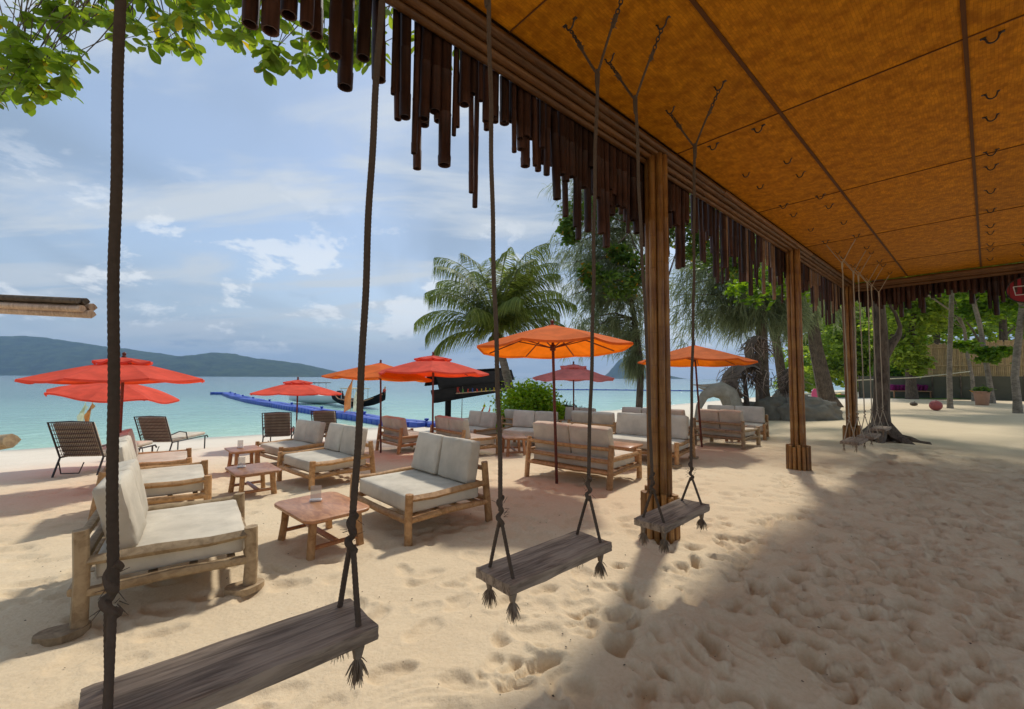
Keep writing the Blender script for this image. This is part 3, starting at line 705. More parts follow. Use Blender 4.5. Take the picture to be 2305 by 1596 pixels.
# ---------------------------------------------------------------- daybeds
def daybed(x, y, deg, label, W=1.2, D=.95, grey=False, fl=.47, bl=.66, pads=False, plump=True):
    c = on_ground(x, y); wood = M_wood_grey if grey else M_wood
    t = thing('daybed', label, 'daybed', c, R(deg), 'beige cushioned wooden daybeds')
    def ground_at(lx, ly):
        a = R(deg); return sand_z(x + lx * math.cos(a) - ly * math.sin(a), y + lx * math.sin(a) + ly * math.cos(a)) - c.z
    sd = int(abs(x * 131 + y * 57)) % 999; rng = random.Random(sd)
    lr = .046 if grey else .043
    for s in (-1, 1):
        fx, bx = D / 2, -D / 2
        g0 = ground_at(fx, s * W / 2); g1 = ground_at(bx - .06, s * W / 2)
        MB().tube([(fx, s * W / 2, g0 - .05), (fx + .005, s * W / 2, .22), (fx - .004, s * W / 2, fl)], [lr * 1.02, lr * .96, lr * .98], 10, True, .07, sd + s).build('leg', wood, t)
        sp = .0 if grey else .06
        MB().tube([(bx - sp, s * W / 2, g1 - .05), (bx - sp * .3, s * W / 2, .32), (bx + (.02 if not grey else -.015), s * W / 2, bl)], [lr * 1.05, lr * .98, lr * .92], 10, True, .07, sd + 5 + s).build('leg', wood, t)
        MB().tube([(bx, s * W / 2, fl * .97 - .03), (-.1, s * W / 2, fl * .90), (.2, s * W / 2, fl * .87), (fx, s * W / 2, fl * .90)], [.03, .036, .034, .03], 8, True, .08, sd + 9 + s).build('arm_rail', wood, t)
        MB().tube([(bx - .02, s * W / 2, .22), (0, s * W / 2, .235), (fx, s * W / 2, .22)], [.032, .035, .033], 8, True, .08, sd + 13 + s).build('side_rail', wood, t)
        if pads:
            MB().prism([(fx + .03 * s + .13 * math.cos(a), s * W / 2 + .09 * math.sin(a) * (1 + .15 * math.sin(3 * a))) for a in np.linspace(0, 6.28, 18)[:-1]], g0 - .01, g0 + .035).build('foot_pad', M_wood_grey, t)
            MB().prism([(bx - .07 + .13 * math.cos(a), s * W / 2 + .09 * math.sin(a) * (1 + .15 * math.sin(3 * a))) for a in np.linspace(0, 6.28, 18)[:-1]], g1 - .01, g1 + .035).build('foot_pad', M_wood_grey, t)
    MB().tube([(D / 2, -W / 2, .22), (D / 2 + .01, 0, .215), (D / 2, W / 2, .22)], .034, 8, True, .08, sd + 21).build('front_rail', wood, t)
    for z, dx in ((.24, -.03), (.40, -.0), (.58, .01)):
        MB().tube([(-D / 2 + dx - .01, -W / 2, z), (-D / 2 + dx - .02, 0, z - .006), (-D / 2 + dx - .01, W / 2, z)], [.028, .031, .028], 8, True, .08, sd + int(z * 100)).build('back_rail', wood, t)
    for k in range(4):
        MB().box((-D / 2 + .12 + k * (D - .24) / 3, 0, .243), (.05, W - .02, .025)).build('slat', wood, t, False)
    MB().rbox((.01, 0, .345), (D - .085, W - .10, .165), .024, 6, None, .006, .0018, sd).build('seat_cushion', M_cush, t)
    cw = (W - .10) / 2
    for s in (-1, 1):
        a = -R(rng.uniform(9, 15)); MB().rbox((-D / 2 + .135 + rng.uniform(-.01, .01), s * (cw / 2 + .004), .655 + rng.uniform(-.008, .008)), (.15, cw - .012, .46), .024, 6, roty(a) @ rotz(rng.uniform(-.03, .03)), .007, .002, sd + s).build('back_cushion', M_cush, t)
    return t
daybed(-2.68, 3.52, 36, 'weathered log daybed with thick square legs on flat foot pads', 1.14, .92, True, .46, .62, True)
daybed(-4.54, 5.62, 37, 'log daybed beside the low table, right behind the weathered one with foot pads', 1.2, .98, False, .46, .62)
daybed(-6.14, 7.45, 37, 'log daybed beside the taller bare table and a woven lounger', 1.2, .98, False, .46, .62)
daybed(-1.06, 4.98, 224, 'honey wood daybed facing the low table with rounded top and menu stand', 1.22, .97, False, .47, .66)
daybed(-3.12, 7.28, 229, 'honey wood daybed behind the small square low table', 1.22, .97, False, .46, .66)
daybed(-4.72, 9.35, 231, 'daybed under the small red parasol next to two woven loungers', 1.15, .97)
daybed(-2.75, 11.37, 42, 'daybed right beside the light orange parasol pole', 1.2, .97)
daybed(-1.12, 10.2, 42, 'daybed between the bright red parasol pole and the long low table', 1.3, .97)
daybed(-1.15, 13.0, 226, 'daybed standing in front of the black plank swing frame', 1.25, .97)
daybed(.45, 14.8, 48, 'daybed with slatted back at the foot of the coconut palm', 1.2, .97)
daybed(.52, 11.8, 247, 'daybed facing the long low table, with the palm trunk rising behind it', 1.4, .97)
daybed(1.18, 7.14, 50, 'wide daybed right at the pole of the big orange parasol', 1.5, .97, False, .47, .64)
daybed(2.72, 8.85, 231, 'long daybed on foot pads beside the first bundled bamboo post', 1.6, .95, False, .46, .66, True)
daybed(2.30, 11.5, 57, 'daybed with dark slatted back at the pole of the faded red parasol', 1.25, .97)
daybed(2.15, 14.5, 236, 'daybed in front of the dark woven rattan bench', 1.2, .97)
daybed(3.72, 12.7, 236, 'daybed behind the thin bare pine trunk and bamboo post', 1.3, .97)
daybed(5.38, 10.85, 42, 'greyish daybed at the leaning pole of the dull orange parasol', 1.15, .97, True)
daybed(4.55, 12.2, 42, 'greyish daybed on the seaward side of the leaning parasol pole', 1.15, .97, True)
daybed(6.42, 12.5, 236, 'wide daybed in front of the grey boulders', 1.6, .97)

# ---------------------------------------------------------------- tables and menu stands
def low_table(x, y, deg, label, L=.84, Wd=.60, h=.36, round_=.1):
    c = on_ground(x, y); t = thing('low_table', label, 'table', c, R(deg), 'reddish wooden low tables'); sd = int(abs(x * 77 + y * 31))
    out = []
    for sx, sy, a0 in ((1, 1, 0), (-1, 1, 90), (-1, -1, 180), (1, -1, 270)):
        for a in np.linspace(a0, a0 + 90, 6): out.append((sx * (L / 2 - round_) + round_ * math.cos(R(a)), sy * (Wd / 2 - round_) + round_ * math.sin(R(a))))
    m = MB(); n = len(out); rings = [(h - .032, .985), (h - .026, 1.), (h - .006, 1.), (h, .985)]
    V = [(px * s, py * s, z) for z, s in rings for px, py in out]; f = [tuple(range(n))[::-1], tuple(range(3 * n, 4 * n))] + [(i * n + j, i * n + (j + 1) % n, (i + 1) * n + (j + 1) % n, (i + 1) * n + j) for i in range(3) for j in range(n)]
    m.add(V, f).build('tabletop', M_table, t)
    lx, ly = L / 2 - .12, Wd / 2 - .10
    for sx in (-1, 1):
        for sy in (-1, 1):
            MB().tube([(sx * (lx + .035), sy * (ly + .03), -.06), (sx * (lx + .01), sy * (ly + .008), h * .5), (sx * lx, sy * ly, h - .03)], [.036, .034, .037], 8, True, .08, sd + sx + 3 * sy).build('leg', M_wood if h < .4 else M_table, t)
        MB().tube([(sx * (lx + .02), -ly, .09), (sx * (lx + .02), ly, .09)], .02, 8, True, .06, sd + 8).build('crossbar', M_table, t)
        MB().box((sx * lx, 0, h - .045), (.05, 2 * ly, .03)).build('apron', M_table, t, False)
    MB().tube([(-lx - .02, 0, .10), (lx + .02, 0, .10)], .026, 8, True, .06, sd + 9).build('stretcher', M_table, t)
    return t
low_table(-1.84, 4.24, 137, 'rounded low table with glossy reddish top between two large daybeds', .86, .62, .36)
low_table(-3.80, 6.40, 134, 'small square low table with menu stand between two log daybeds', .78, .58, .36, .06)
low_table(-5.20, 8.45, 134, 'taller plain table on bare sand near the woven loungers', .72, .55, .44, .04)
low_table(1.95, 8.02, 140, 'low table between two daybeds beside the bundled bamboo post', .8, .58, .42, .05)
low_table(.05, 10.05, 100, 'long low table near the foot of the palm and bright red parasol', .85, .55, .42, .05)
low_table(6.0, 11.62, 130, 'small low table between the daybeds nearest the boulders', .5, .45, .42, .05)
def menu(px, py, z, Y, rz, label):
    p = at_depth(px, py, Y); t = thing('menu_stand', label, 'menu stand', (p.x, p.y, z), R(rz), None)
    MB().rbox((0, 0, .011), (.11, .045, .02), .004, 2).build('base', M_white, t)
    MB().box((0, 0, .085), (.10, .005, .13)).build('card_holder', M_clear, t, False)
menu(711, 1118, on_ground(-1.84, 4.24).z + .362, 4.35, 12, 'clear acrylic menu stand on the rounded reddish low table')
menu(543, 1057, on_ground(-3.8, 6.4).z + .362, 6.45, 12, 'clear acrylic menu stand on the small square low table')
menu(541, 1002, on_ground(-5.2, 8.45).z + .442, 8.5, 12, 'clear acrylic menu stand on the taller plain table')

# ---------------------------------------------------------------- parasols
def parasol(top_px, top_py, Y, dia, base_xy, label, mat, edge_drop=.50, vent=True, wav=0., spin=0., tilt=(0, 0), edge_z=None):
    top = at_depth(top_px, top_py, Y); bx, by = base_xy if base_xy else (top.x, top.y); base = on_ground(bx, by)
    t = thing('parasol', label, 'parasol', base, 0.); zt = top.z - base.z; ox, oy = top.x - base.x, top.y - base.y
    MB().tube([(0, 0, -.15), (ox, oy, zt - .04)], [.024, .022], 10).build('pole', M_pole, t)
    k = empty('canopy_joint'); bpy.data.objects.remove(k)
    Rm = rotx(tilt[0]) @ roty(tilt[1]); ap = np.array([ox, oy, zt - .10]); r = dia / 2
    m = MB(); m.lathe([(.004, -.03), (.03, -.02), (.034, .0), (.018, .022), (.03, .045), (.03, .06), (.004, .085)], 12); v = np.concatenate(m.v) @ Rm.T + ap; m.v = [v]; m.build('finial', M_pole, t)
    def canopy(r0, r1, z0, z1, seg=8, sag=.10, rng=None, droop=0.):
        V = []; nr = 7; na = seg * 6
        for i in range(nr):
            u = i / (nr - 1); rr = r0 + (r1 - r0) * u
            for j in range(na):
                a = j / na * 2 * math.pi + spin; ph = (j % 6) / 6; poly = math.cos(math.pi / seg) / math.cos((ph - .5) * 2 * math.pi / seg); b = math.sin(math.pi * ph)
                x = rr * (1 / math.cos(math.pi / seg) * poly if True else 1) * (1 - .03 * b * u); z = z0 + (z1 - z0) * (u ** 1.12) - sag * b * u * .35 + wav * math.sin(a * 5 + u * 4) * u
                V.append((x * math.cos(a), x * math.sin(a), z))
        f = [(i * na + j, i * na + (j + 1) % na, (i + 1) * na + (j + 1) % na, (i + 1) * na + j) for i in range(nr - 1) for j in range(na)]
        # short hanging hem
        k0 = len(V); V += [(x * 1.004, y * 1.004, z - .035) for x, y, z in V[(nr - 1) * na:nr * na]]
        f += [((nr - 1) * na + j, (nr - 1) * na + (j + 1) % na, k0 + (j + 1) % na, k0 + j) for j in range(na)]
        return np.array(V) @ Rm.T + ap, f
    V, f = canopy(.10 if not vent else r * .24, r, -.03 if not vent else -.04 - edge_drop * .22, -edge_drop); MB().add(V, f).build('canopy', mat, t).data.set_sharp_from_angle(angle=R(7))
    V, f = canopy(.02, r * .33, -.01, -edge_drop * .27 + .03, 8, .09) if vent else canopy(.02, r * .16, 0., -.055, 8, .03); MB().add(V, f).build('vent_cap', mat, t).data.set_sharp_from_angle(angle=R(7))
    hub = ap + Rm @ np.array([0, 0, -.36]); m = MB(); m.lathe([(.03, -.05), (.045, -.04), (.045, .04), (.03, .05)], 10, hub); m.build('hub', M_pole, t)
    for j in range(8):
        a = j / 8 * 2 * math.pi + spin; d = np.array([math.cos(a), math.sin(a), 0])
        p0 = ap + Rm @ (d * .05 + [0, 0, -.055]); p1 = ap + Rm @ (d * r * .985 + [0, 0, -edge_drop - .02]); pm = ap + Rm @ (d * r * .52 + [0, 0, -edge_drop * .53 - .03])
        rb = MB().tube([p0, pm, p1], .0105, 6).build('rib', M_pole, t)
        MB().tube([hub + Rm @ (d * .035), pm], .0095, 6).build('strut', M_pole, rb)
    return t
parasol(280, 790, 7.2, 2.2, None, 'large bright red parasol beside the log daybeds', M_red, .38, True, 0, .2, (-.02, -.02))
parasol(268, 845, 9.8, 2.2, None, 'sagging red parasol standing just behind the large bright red one', M_red, .34, False, .04, .4, (-.02, .10))
parasol(671, 847, 13.3, 2.45, None, 'small red parasol over the woven loungers near the pontoon', M_red, .42, True, 0, .1, (-.03, 0))
parasol(857, 808, 10.87, 2.5, (-3.27, 10.87), 'light orange parasol next to the two beach flags', M_orange, .38, False, 0, .3, (-.03, .03))
parasol(975, 790, 10.3, 2.5, (-1.86, 10.25), 'bright red parasol with double vented top in front of the black plank frame', M_red, .43, True, 0, .15, (-.03, 0))
parasol(1243, 717, 6.67, 2.25, (.70, 6.67), 'big orange parasol standing closest to the hanging swings', M_orange, .36, False, 0, .35, (-.055, -.02))
parasol(1291, 812, 13.2, 2.4, None, 'faded red parasol with rippled canopy behind the big orange one', M_faded, .45, True, .03, .2)
parasol(1562, 768, 10.5, 2.5, (4.62, 10.5), 'dull orange parasol on a leaning pole between post and boulders', M_orange, .40, False, 0, .3, (-.03, .02))

# ---------------------------------------------------------------- woven loungers
def lounger(px, py, deg, label, w=.74):
    p = GP(px, py); t = thing('woven_lounger', label, 'lounger', p, R(deg), 'dark woven beach loungers')
    # local +X faces the foot end, backrest leans back towards -X
    a = R(24); bl = .78; z0 = .36; bx = -.35
    def bp(u, y): return (bx - u * math.sin(a), y, z0 + u * math.cos(a))
    MB().tube([bp(0, -w / 2), bp(bl, -w / 2), bp(bl + .015, 0), bp(bl, w / 2), bp(0, w / 2)], .016, 7).build('back_frame', M_metal, t)
    for k in range(8): MB().tube([bp(.06 + k * .092, -w / 2), bp(.06 + k * .092, w / 2)], .020, 6, True, 0, 0, .35).build('weave_strap', M_wicker, t)
    m = MB(); nv = 22
    for k in range(nv): y = -w / 2 + .05 + k * (w - .1) / (nv - 1); m.tube([bp(.02, y), bp(bl - .01, y)], .007, 4)
    o = m.build('weave_strands', M_wicker, t); o['kind'] = 'stuff'
    for s in (-1, 1):
        MB().tube([(bx, s * w / 2, z0), (1.25, s * w / 2, z0 - .02), (1.3, s * w / 2, z0 - .08)], .018, 7).build('side_rail', M_metal, t)
        for x in (bx - .2, 1.15): MB().tube([(bx if x < 0 else x, s * w / 2, z0 - .01), (x, s * w / 2, -.12)], .018, 7).build('leg', M_metal, t)
        MB().tube([(-.45, s * w / 2, z0 + .2), (-.1, s * (w / 2 + .02), z0 + .26), (.2, s * (w / 2 + .02), z0 + .2), (.3, s * w / 2, z0)], .016, 6).build('armrest', M_metal, t)
    MB().rbox((.45, 0, z0 + .05), (1.6, w - .08, .09), .03, 4, None, .008).build('seat_pad', M_cush, t)
    MB().rbox((bx - .10, 0, z0 + .40), (.08, w - .08, .66), .03, 4, roty(-a), .008).build('back_pad', M_cush, t)
    MB().tube([(bx - .24, -w * .28, .30), (bx - .26, -w * .2, .10), (bx - .26, w * .2, .10), (bx - .24, w * .28, .30)], .012, 6).build('prop_bar', M_metal, t)
    return t
lounger(213, 1062, 100, 'dark woven lounger standing alone beside the limp cream beach flag')
lounger(372, 1022, 97, 'dark woven lounger behind the log daybed beside the taller bare table')
lounger(627, 1008, 112, 'dark woven lounger under the small red parasol', .72)
lounger(738, 1000, 100, 'dark woven lounger between the small red parasol and the beach flags', .68)
# ---------------------------------------------------------------- floating pontoon and boats
def build_pontoon():
    t = thing('floating_pontoon', 'long curved blue floating pontoon of plastic cubes leading out to sea', 'pontoon')
    pts = []
    for px, py in ((1003, 951), (960, 952), (925, 949), (880, 944), (820, 935), (750, 926), (680, 916), (620, 907), (570, 899), (530, 890), (512, 884)):
        d = ray(px, py); s = (-.62 - EYE) / d.z; pts.append(np.array([d.x * s, d.y * s, -.62]))
    P = np.array(pts); seg = np.linalg.norm(np.diff(P, axis=0), axis=1); S = np.concatenate([[0], np.cumsum(seg)])
    b = .62
    me = MB().rbox((0, 0, -.17), (b - .03, b - .03, .40), .06, 1).mesh('float_cube', M_blue)
    s = 0.; k = 0
    while s < S[-1] and k < 290:
        p = np.array([np.interp(s, S, P[:, i]) for i in range(3)]); q = np.array([np.interp(min(s + .3, S[-1]), S, P[:, i]) for i in range(3)]); d = q - p
        a = math.atan2(d[1], d[0]) if np.linalg.norm(d) > 1e-6 else a
        for w in (-1, 0, 1)[:2]:
            off = np.array([-math.sin(a), math.cos(a), 0]) * (w + .5) * b
            o = link('float_cube', me, t, p + off + np.array([0, 0, .03 * math.sin(s * .9)]), (0.02 * math.sin(s), .02 * math.cos(s * .7), a)); k += 1
        s += b
    # wider landing at the far end
    d = np.array([1, .1, 0]); e = P[-1]
    for i in range(1, 5): link('float_cube', me, t, e + np.array([-i * b, .1 * i + .5, .02]), (0, 0, .1)); k += 1
    for s in np.arange(1, S[-1], 6.):
        p = np.array([np.interp(s, S, P[:, i]) for i in range(3)]); MB().lathe([(.07, 0), (.07, .08), (.12, .1), (.12, .16), (.02, .18)], 8, p + [0, .3, .02]).build('mooring_cleat', M_blue, t)
build_pontoon()
def hull(L, B, Hh, sheer, n=15, bow=1.):
    V = []; f = []; m = 9
    for i in range(n):
        u = i / (n - 1); x = (u - .5) * L; w = B / 2 * (math.sin(math.pi * min(1, (u * .93 + .07))) ** .6 if u < .98 else .08) * (1 if u > .15 else .8 + u)
        zt = Hh + sheer * (abs(u - .45) * 2) ** 2.2
        for j in range(m):
            a = -math.pi / 2 + math.pi * j / (m - 1); V.append((x, w * math.sin(a), zt - (Hh + sheer * .25 * (abs(u - .45) * 2) ** 2) * math.cos(a) ** .8))
    for i in range(n - 1):
        for j in range(m - 1): f.append((i * m + j, (i + 1) * m + j, (i + 1) * m + j + 1, i * m + j + 1))
    for i in range(n - 1): f.append((i * m, i * m + m - 1, (i + 1) * m + m - 1, (i + 1) * m)) if 1 <= i else None
    return V, f
def build_boats():
    p = at_depth(805, 915, 36); t = thing('longtail_boat', 'dark wooden longtail boat moored beyond the blue pontoon', 'boat', (p.x, p.y, SEA_Z), R(-38))
    V, f = hull(7.5, 1.5, .45, .75); MB().add(V, f).build('hull', M_black, t)
    for s in (-1, 1): MB().tube([(-3.6, s * .1, 1.0), (-2, s * .6, .62), (0, s * .75, .5), (2, s * .6, .62), (3.6, s * .1, 1.15)], .05, 6).build('gunwale', M_table, t)
    for x in (-1.6, .6):
        for s in (-1, 1): MB().tube([(x, s * .55, .4), (x, s * .55, 1.5)], .03, 6).build('canopy_post', M_white, t)
    MB().rbox((-.5, 0, 1.52), (2.6, 1.3, .06), .02, 2).build('canopy', M_flag_w, t)
    MB().tube([(3.55, 0, 1.1), (3.75, 0, 1.75)], [.1, .05], 8).build('prow', M_table, t); MB().tube([(3.58, 0, 1.3), (3.68, 0, 1.55)], .12, 8).build('prow_ribbon', M_letters[0], t)
    MB().rbox((-2.9, 0, .95), (.7, .45, .4), .05, 2).build('engine', M_metal, t)
    p = at_depth(708, 908, 40); t = thing('speedboat', 'white speedboat moored behind the blue pontoon', 'boat', (p.x, p.y, SEA_Z), R(160))
    V, f = hull(6.2, 2.0, .75, .25); MB().add(V, f).build('hull', M_white, t)
    MB().add([(.4, -.8, .75), (.4, .8, .75), (.9, .6, .75), (.9, -.6, .75), (-.1, -.6, 1.35), (-.1, .6, 1.35)], [(0, 4, 5, 1), (2, 5, 4, 3), (0, 3, 4), (1, 5, 2)]).build('windscreen', M_metal, t, False)
    for s in (-1, 1): MB().tube([(-.8, s * .75, .7), (-.6, s * .7, 1.9), (.2, s * .7, 1.9), (.4, s * .75, .75)], .035, 6).build('roll_bar', M_white, t)
    MB().rbox((-.3, 0, 1.93), (1.7, 1.6, .07), .03, 2).build('sun_top', M_metal, t)
    MB().rbox((-2.9, .0, .9), (.5, .4, .7), .08, 2).build('outboard_motor', M_metal, t)
build_boats()
def build_buoy_line():
    y = 88; a, b = at_depth(1215, 878, y), at_depth(1590, 884, y)
    MB().tube([(a.x + (b.x - a.x) * u, y + 2 * math.sin(u * 5), SEA_Z + .05) for u in np.linspace(0, 1, 40)], .15, 6).build('rope', M_blue, tag(empty('buoy_line', (a.x, y, SEA_Z)), 'thin dark blue swimming buoy line stretched across the shallow water', 'buoy line'))
    o = [c for c in bpy.data.objects if c.name.startswith('buoy_line')][0]
    for c in o.children: c.matrix_parent_inverse = Matrix.Translation(o.location).inverted()
    me = MB().lathe([(.02, -.2), (.2, -.12), (.25, 0), (.2, .12), (.02, .2)], 8).mesh('float', M_blue)
    for u in np.linspace(0, 1, 18): f = link('float', me, o, (a.x + (b.x - a.x) * u, y + 2 * math.sin(u * 5), SEA_Z + .08)); f.matrix_parent_inverse = Matrix.Translation(o.location).inverted()
build_buoy_line()
# ---------------------------------------------------------------- flags
def feather_flag(px, py_base, height, mats, label, lean=.0, w=.45, wave=1., start=.3):
    p = GP(px, py_base); t = thing('beach_flag', label, 'flag', p, 0)
    pole = [(lean * u * height + .1 * u ** 3, 0, u * height) for u in np.linspace(-.05, 1, 12)]
    MB().tube(pole, [.016 * (1 - .5 * u) for u in np.linspace(0, 1, 12)], 6).build('pole', M_flag_w, t)
    V = []; n = 22; k = 6
    for i in range(n):
        u = start + (1 - start) * i / (n - 1); z = u * height; x0 = lean * z + .1 * u ** 3; ww = w * min(1, (1 - u) * 5 + .06) * (.75 + .3 * math.sin(u * 5))
        for j in range(k): v = j / (k - 1); V.append((x0 - ww * v * .8, .13 * wave * math.sin(v * 5 + u * 9) * v, z - .22 * v - .1 * v * math.sin(u * 8)))
    MB().add(V, [(i * k + j, i * k + j + 1, (i + 1) * k + j + 1, (i + 1) * k + j) for i in range(n - 1) for j in range(k - 1)]).build('flag_cloth', mats, t)
feather_flag(788, 953, 3.05, M_flag_o, 'tall orange feather flag at the waterline by the light orange parasol', .01, .55)
feather_flag(806, 950, 2.9, M_flag_w, 'tall white feather flag beside the orange one', .02, .5)
feather_flag(197, 982, 1.75, M_flag_o, 'pale orange beach flag behind the two red parasols', .05, .3, 1, .2)
feather_flag(186, 984, 1.7, M_flag_w, 'cream beach flag hanging limp behind the two red parasols', -.02, .34, 1, .25)
feather_flag(1086, 958, 1.15, M_flag_o, 'small peach flag seen between the posts of the black frame', .0, .3, 1, .45)
feather_flag(1099, 956, 1.0, M_faded, 'small faded red flag seen between the posts of the black frame', .0, .22, 1, .25)
# ---------------------------------------------------------------- black plank swing frame
def build_black_frame():
    A, B = GP(1008, 966), GP(1124, 952); t = thing('plank_frame', 'black wooden frame of slanted boards on two posts with letters hung beneath', 'frame', (A + B) / 2, math.atan2(B.y - A.y, B.x - A.x))
    L = (B - A).length; zb = ((A + B) / 2).z
    for s in (-1, 1):
        MB().rbox((s * L / 2, 0, 1.0), (.2, .2, 2.3), .02, 2).build('post', M_black, t); MB().rbox((s * L / 2, 0, .25), (.28, .28, .6), .02, 2).build('post_foot', M_black, t)
    for k, (z, y, h, ex) in enumerate(((1.72, -.14, .55, 1.2), (2.30, -.30, .58, 1.1), (2.42, .25, .6, 1.0))):
        MB().rbox((-.1, y, z), (L + 2 * ex, .05, h), .01, 3, rotx(R(-18 if k < 2 else 20)) @ roty(R(-3.5)), 0, .004, k).build('board', M_black, t)
    MB().tube([(-L / 2 + .2, -.28, 1.62), (L / 2 - .15, -.28, 1.70)], .025, 6, True, .1).build('letter_bar', M_bleached, t)
    rng = random.Random(4)
    for k in range(10):
        x = -L / 2 + .32 + k * (L - .6) / 10; m = MB(); h = .34 if k == 0 else rng.uniform(.12, .2); w = .16 if k == 0 else .1
        m.tube([(x - w / 2, -.30, 1.65), (x - w / 2 + rng.uniform(0, .03), -.3, 1.65 + h), (x + w * .3, -.3, 1.65 + h * rng.uniform(.6, 1)), (x - w * .2, -.3, 1.65 + h * .5), (x + w / 2, -.3, 1.65)], .018, 5); m.build('letter', M_letters[(0, 1, 0, 3, 0, 2, 2, 1, 2, 2)[k]], t)
    for s in (-1, 1):
        MB().tube([(s * L * .33, -.2, 2.5 if s > 0 else 2.2), (s * L * .33, -.25, 1.66)], .016, 6).build('rope', M_rope_pale, t)
        for w in (-.06, .06): MB().tube([(s * L * .33, -.22, 1.6), (s * L * .33 + w, -.2 + w, .45)], .010, 5).build('rope', M_rope, t)
    MB().rbox((0, -.2, .43), (L * .78, .28, .05), .01, 2).build('seat', M_plank, t)
build_black_frame()

# ---------------------------------------------------------------- foliage
def leaf_quads(C, size, rng, up=.3, width=.5, aspect=None, droop=0.):
    """one pointed leaf (two bent quads) at each centre"""
    n = len(C); size = np.broadcast_to(size, n) * rng.uniform(.7, 1.3, n)
    d = rng.normal(size=(n, 3)); d[:, 2] = d[:, 2] * .6 - droop; d /= np.linalg.norm(d, axis=1, keepdims=True)
    nr = rng.normal(size=(n, 3)); nr[:, 2] = np.abs(nr[:, 2]) + up; s = np.cross(d, nr); s /= np.linalg.norm(s, axis=1, keepdims=True); nn = np.cross(s, d)
    a = C - d * size[:, None] * .5; b = C + d * size[:, None] * .5; w = s * (size * width * .5)[:, None]; k = nn * (size * .08)[:, None]
    V = np.stack([a, C + w + k + d * size[:, None] * .12, b, C - w + k + d * size[:, None] * .12], 1).reshape(-1, 3)
    return V, np.arange(4 * n).reshape(n, 4)
def clump_points(blobs, per, rng, clump=.28):
    out = []
    for (c, r) in blobs:
        r = np.array(r); k = max(4, int(per / 45)); d = rng.normal(size=(k, 3)); d /= np.linalg.norm(d, axis=1, keepdims=True)
        cc = np.array(c) + d * r * (rng.uniform(.35, 1., (k, 1)) ** .6)
        for q in cc: out.append(q + rng.normal(size=(45, 3)) * r.mean() * clump * np.array([1, 1, .62]))
    return np.concatenate(out)
def px_blob(px, py, Y, rx, ry, rd=None):
    c = at_depth(px, py, Y); s = Y / FD; return (np.array(c), (rx * s, (rd or rx * .8) * s, ry * s))
def limb_mesh(paths, seed=0, wob=.08, n=9):
    m = MB()
    for pts, rad in paths: m.tube(pts, rad, n, True, wob, seed)
    return m
def broad_tree(name, label, cat, base, trunk, blobs, per, leaf, mat, bark, seed, group=None, width=.55, limbs=6, droop=0., roots=0):
    rng = np.random.default_rng(seed); t = thing(name, label, cat, base, 0, group); inv = Matrix.Translation(Vector(base)).inverted()
    pts, rad = trunk
    m = MB(); m.tube(pts, rad, 12, True, .10, seed)
    for k in range(roots):
        a = rng.uniform(0, 6.28); r0 = rad[0]; b = np.array(pts[0]) + [0, 0, .12]
        m.tube([b + [0, 0, .5], b + [math.cos(a) * r0 * 1.1, math.sin(a) * r0 * 1.1, .12], b + [math.cos(a) * r0 * 2.6, math.sin(a) * r0 * 2.6, -.12]], [r0 * .4, r0 * .38, r0 * .14], 7, True, .1, k)
    o = m.build('trunk', bark, t); o.matrix_parent_inverse = inv
    top = np.array(pts[-1])
    paths = []
    for k in range(limbs):
        c, r = blobs[rng.integers(len(blobs))]; e = np.array(c) + rng.normal(size=3) * np.array(r) * .4; s = np.array(pts[-1 - int(rng.integers(0, min(3, len(pts) - 1)))])
        mid = (s + e) / 2 + rng.normal(size=3) * .25; paths.append(([s, mid, e], [rad[-1] * .55, rad[-1] * .35, rad[-1] * .1]))
    if paths:
        for k, (p_, r_) in enumerate(paths):
            o = MB().tube(p_, r_, 7, True, .08, k).build('limb', bark, t); o.matrix_parent_inverse = inv
    C = clump_points(blobs, per, rng); V, Q = leaf_quads(C, leaf, rng, .3, width, None, droop)
    o = link('crown', np_mesh('crown', V, Q, mat, False), t); o.matrix_parent_inverse = inv; o['kind'] = 'stuff'
    return t
def tr(pxs, Y, w0, w1, n=None):
    """trunk path through picture points at depth Y"""
    pts = [np.array(at_depth(px, py, Y)) for px, py in pxs]; k = len(pts)
    return pts, [w0 + (w1 - w0) * i / (k - 1) for i in range(k)]
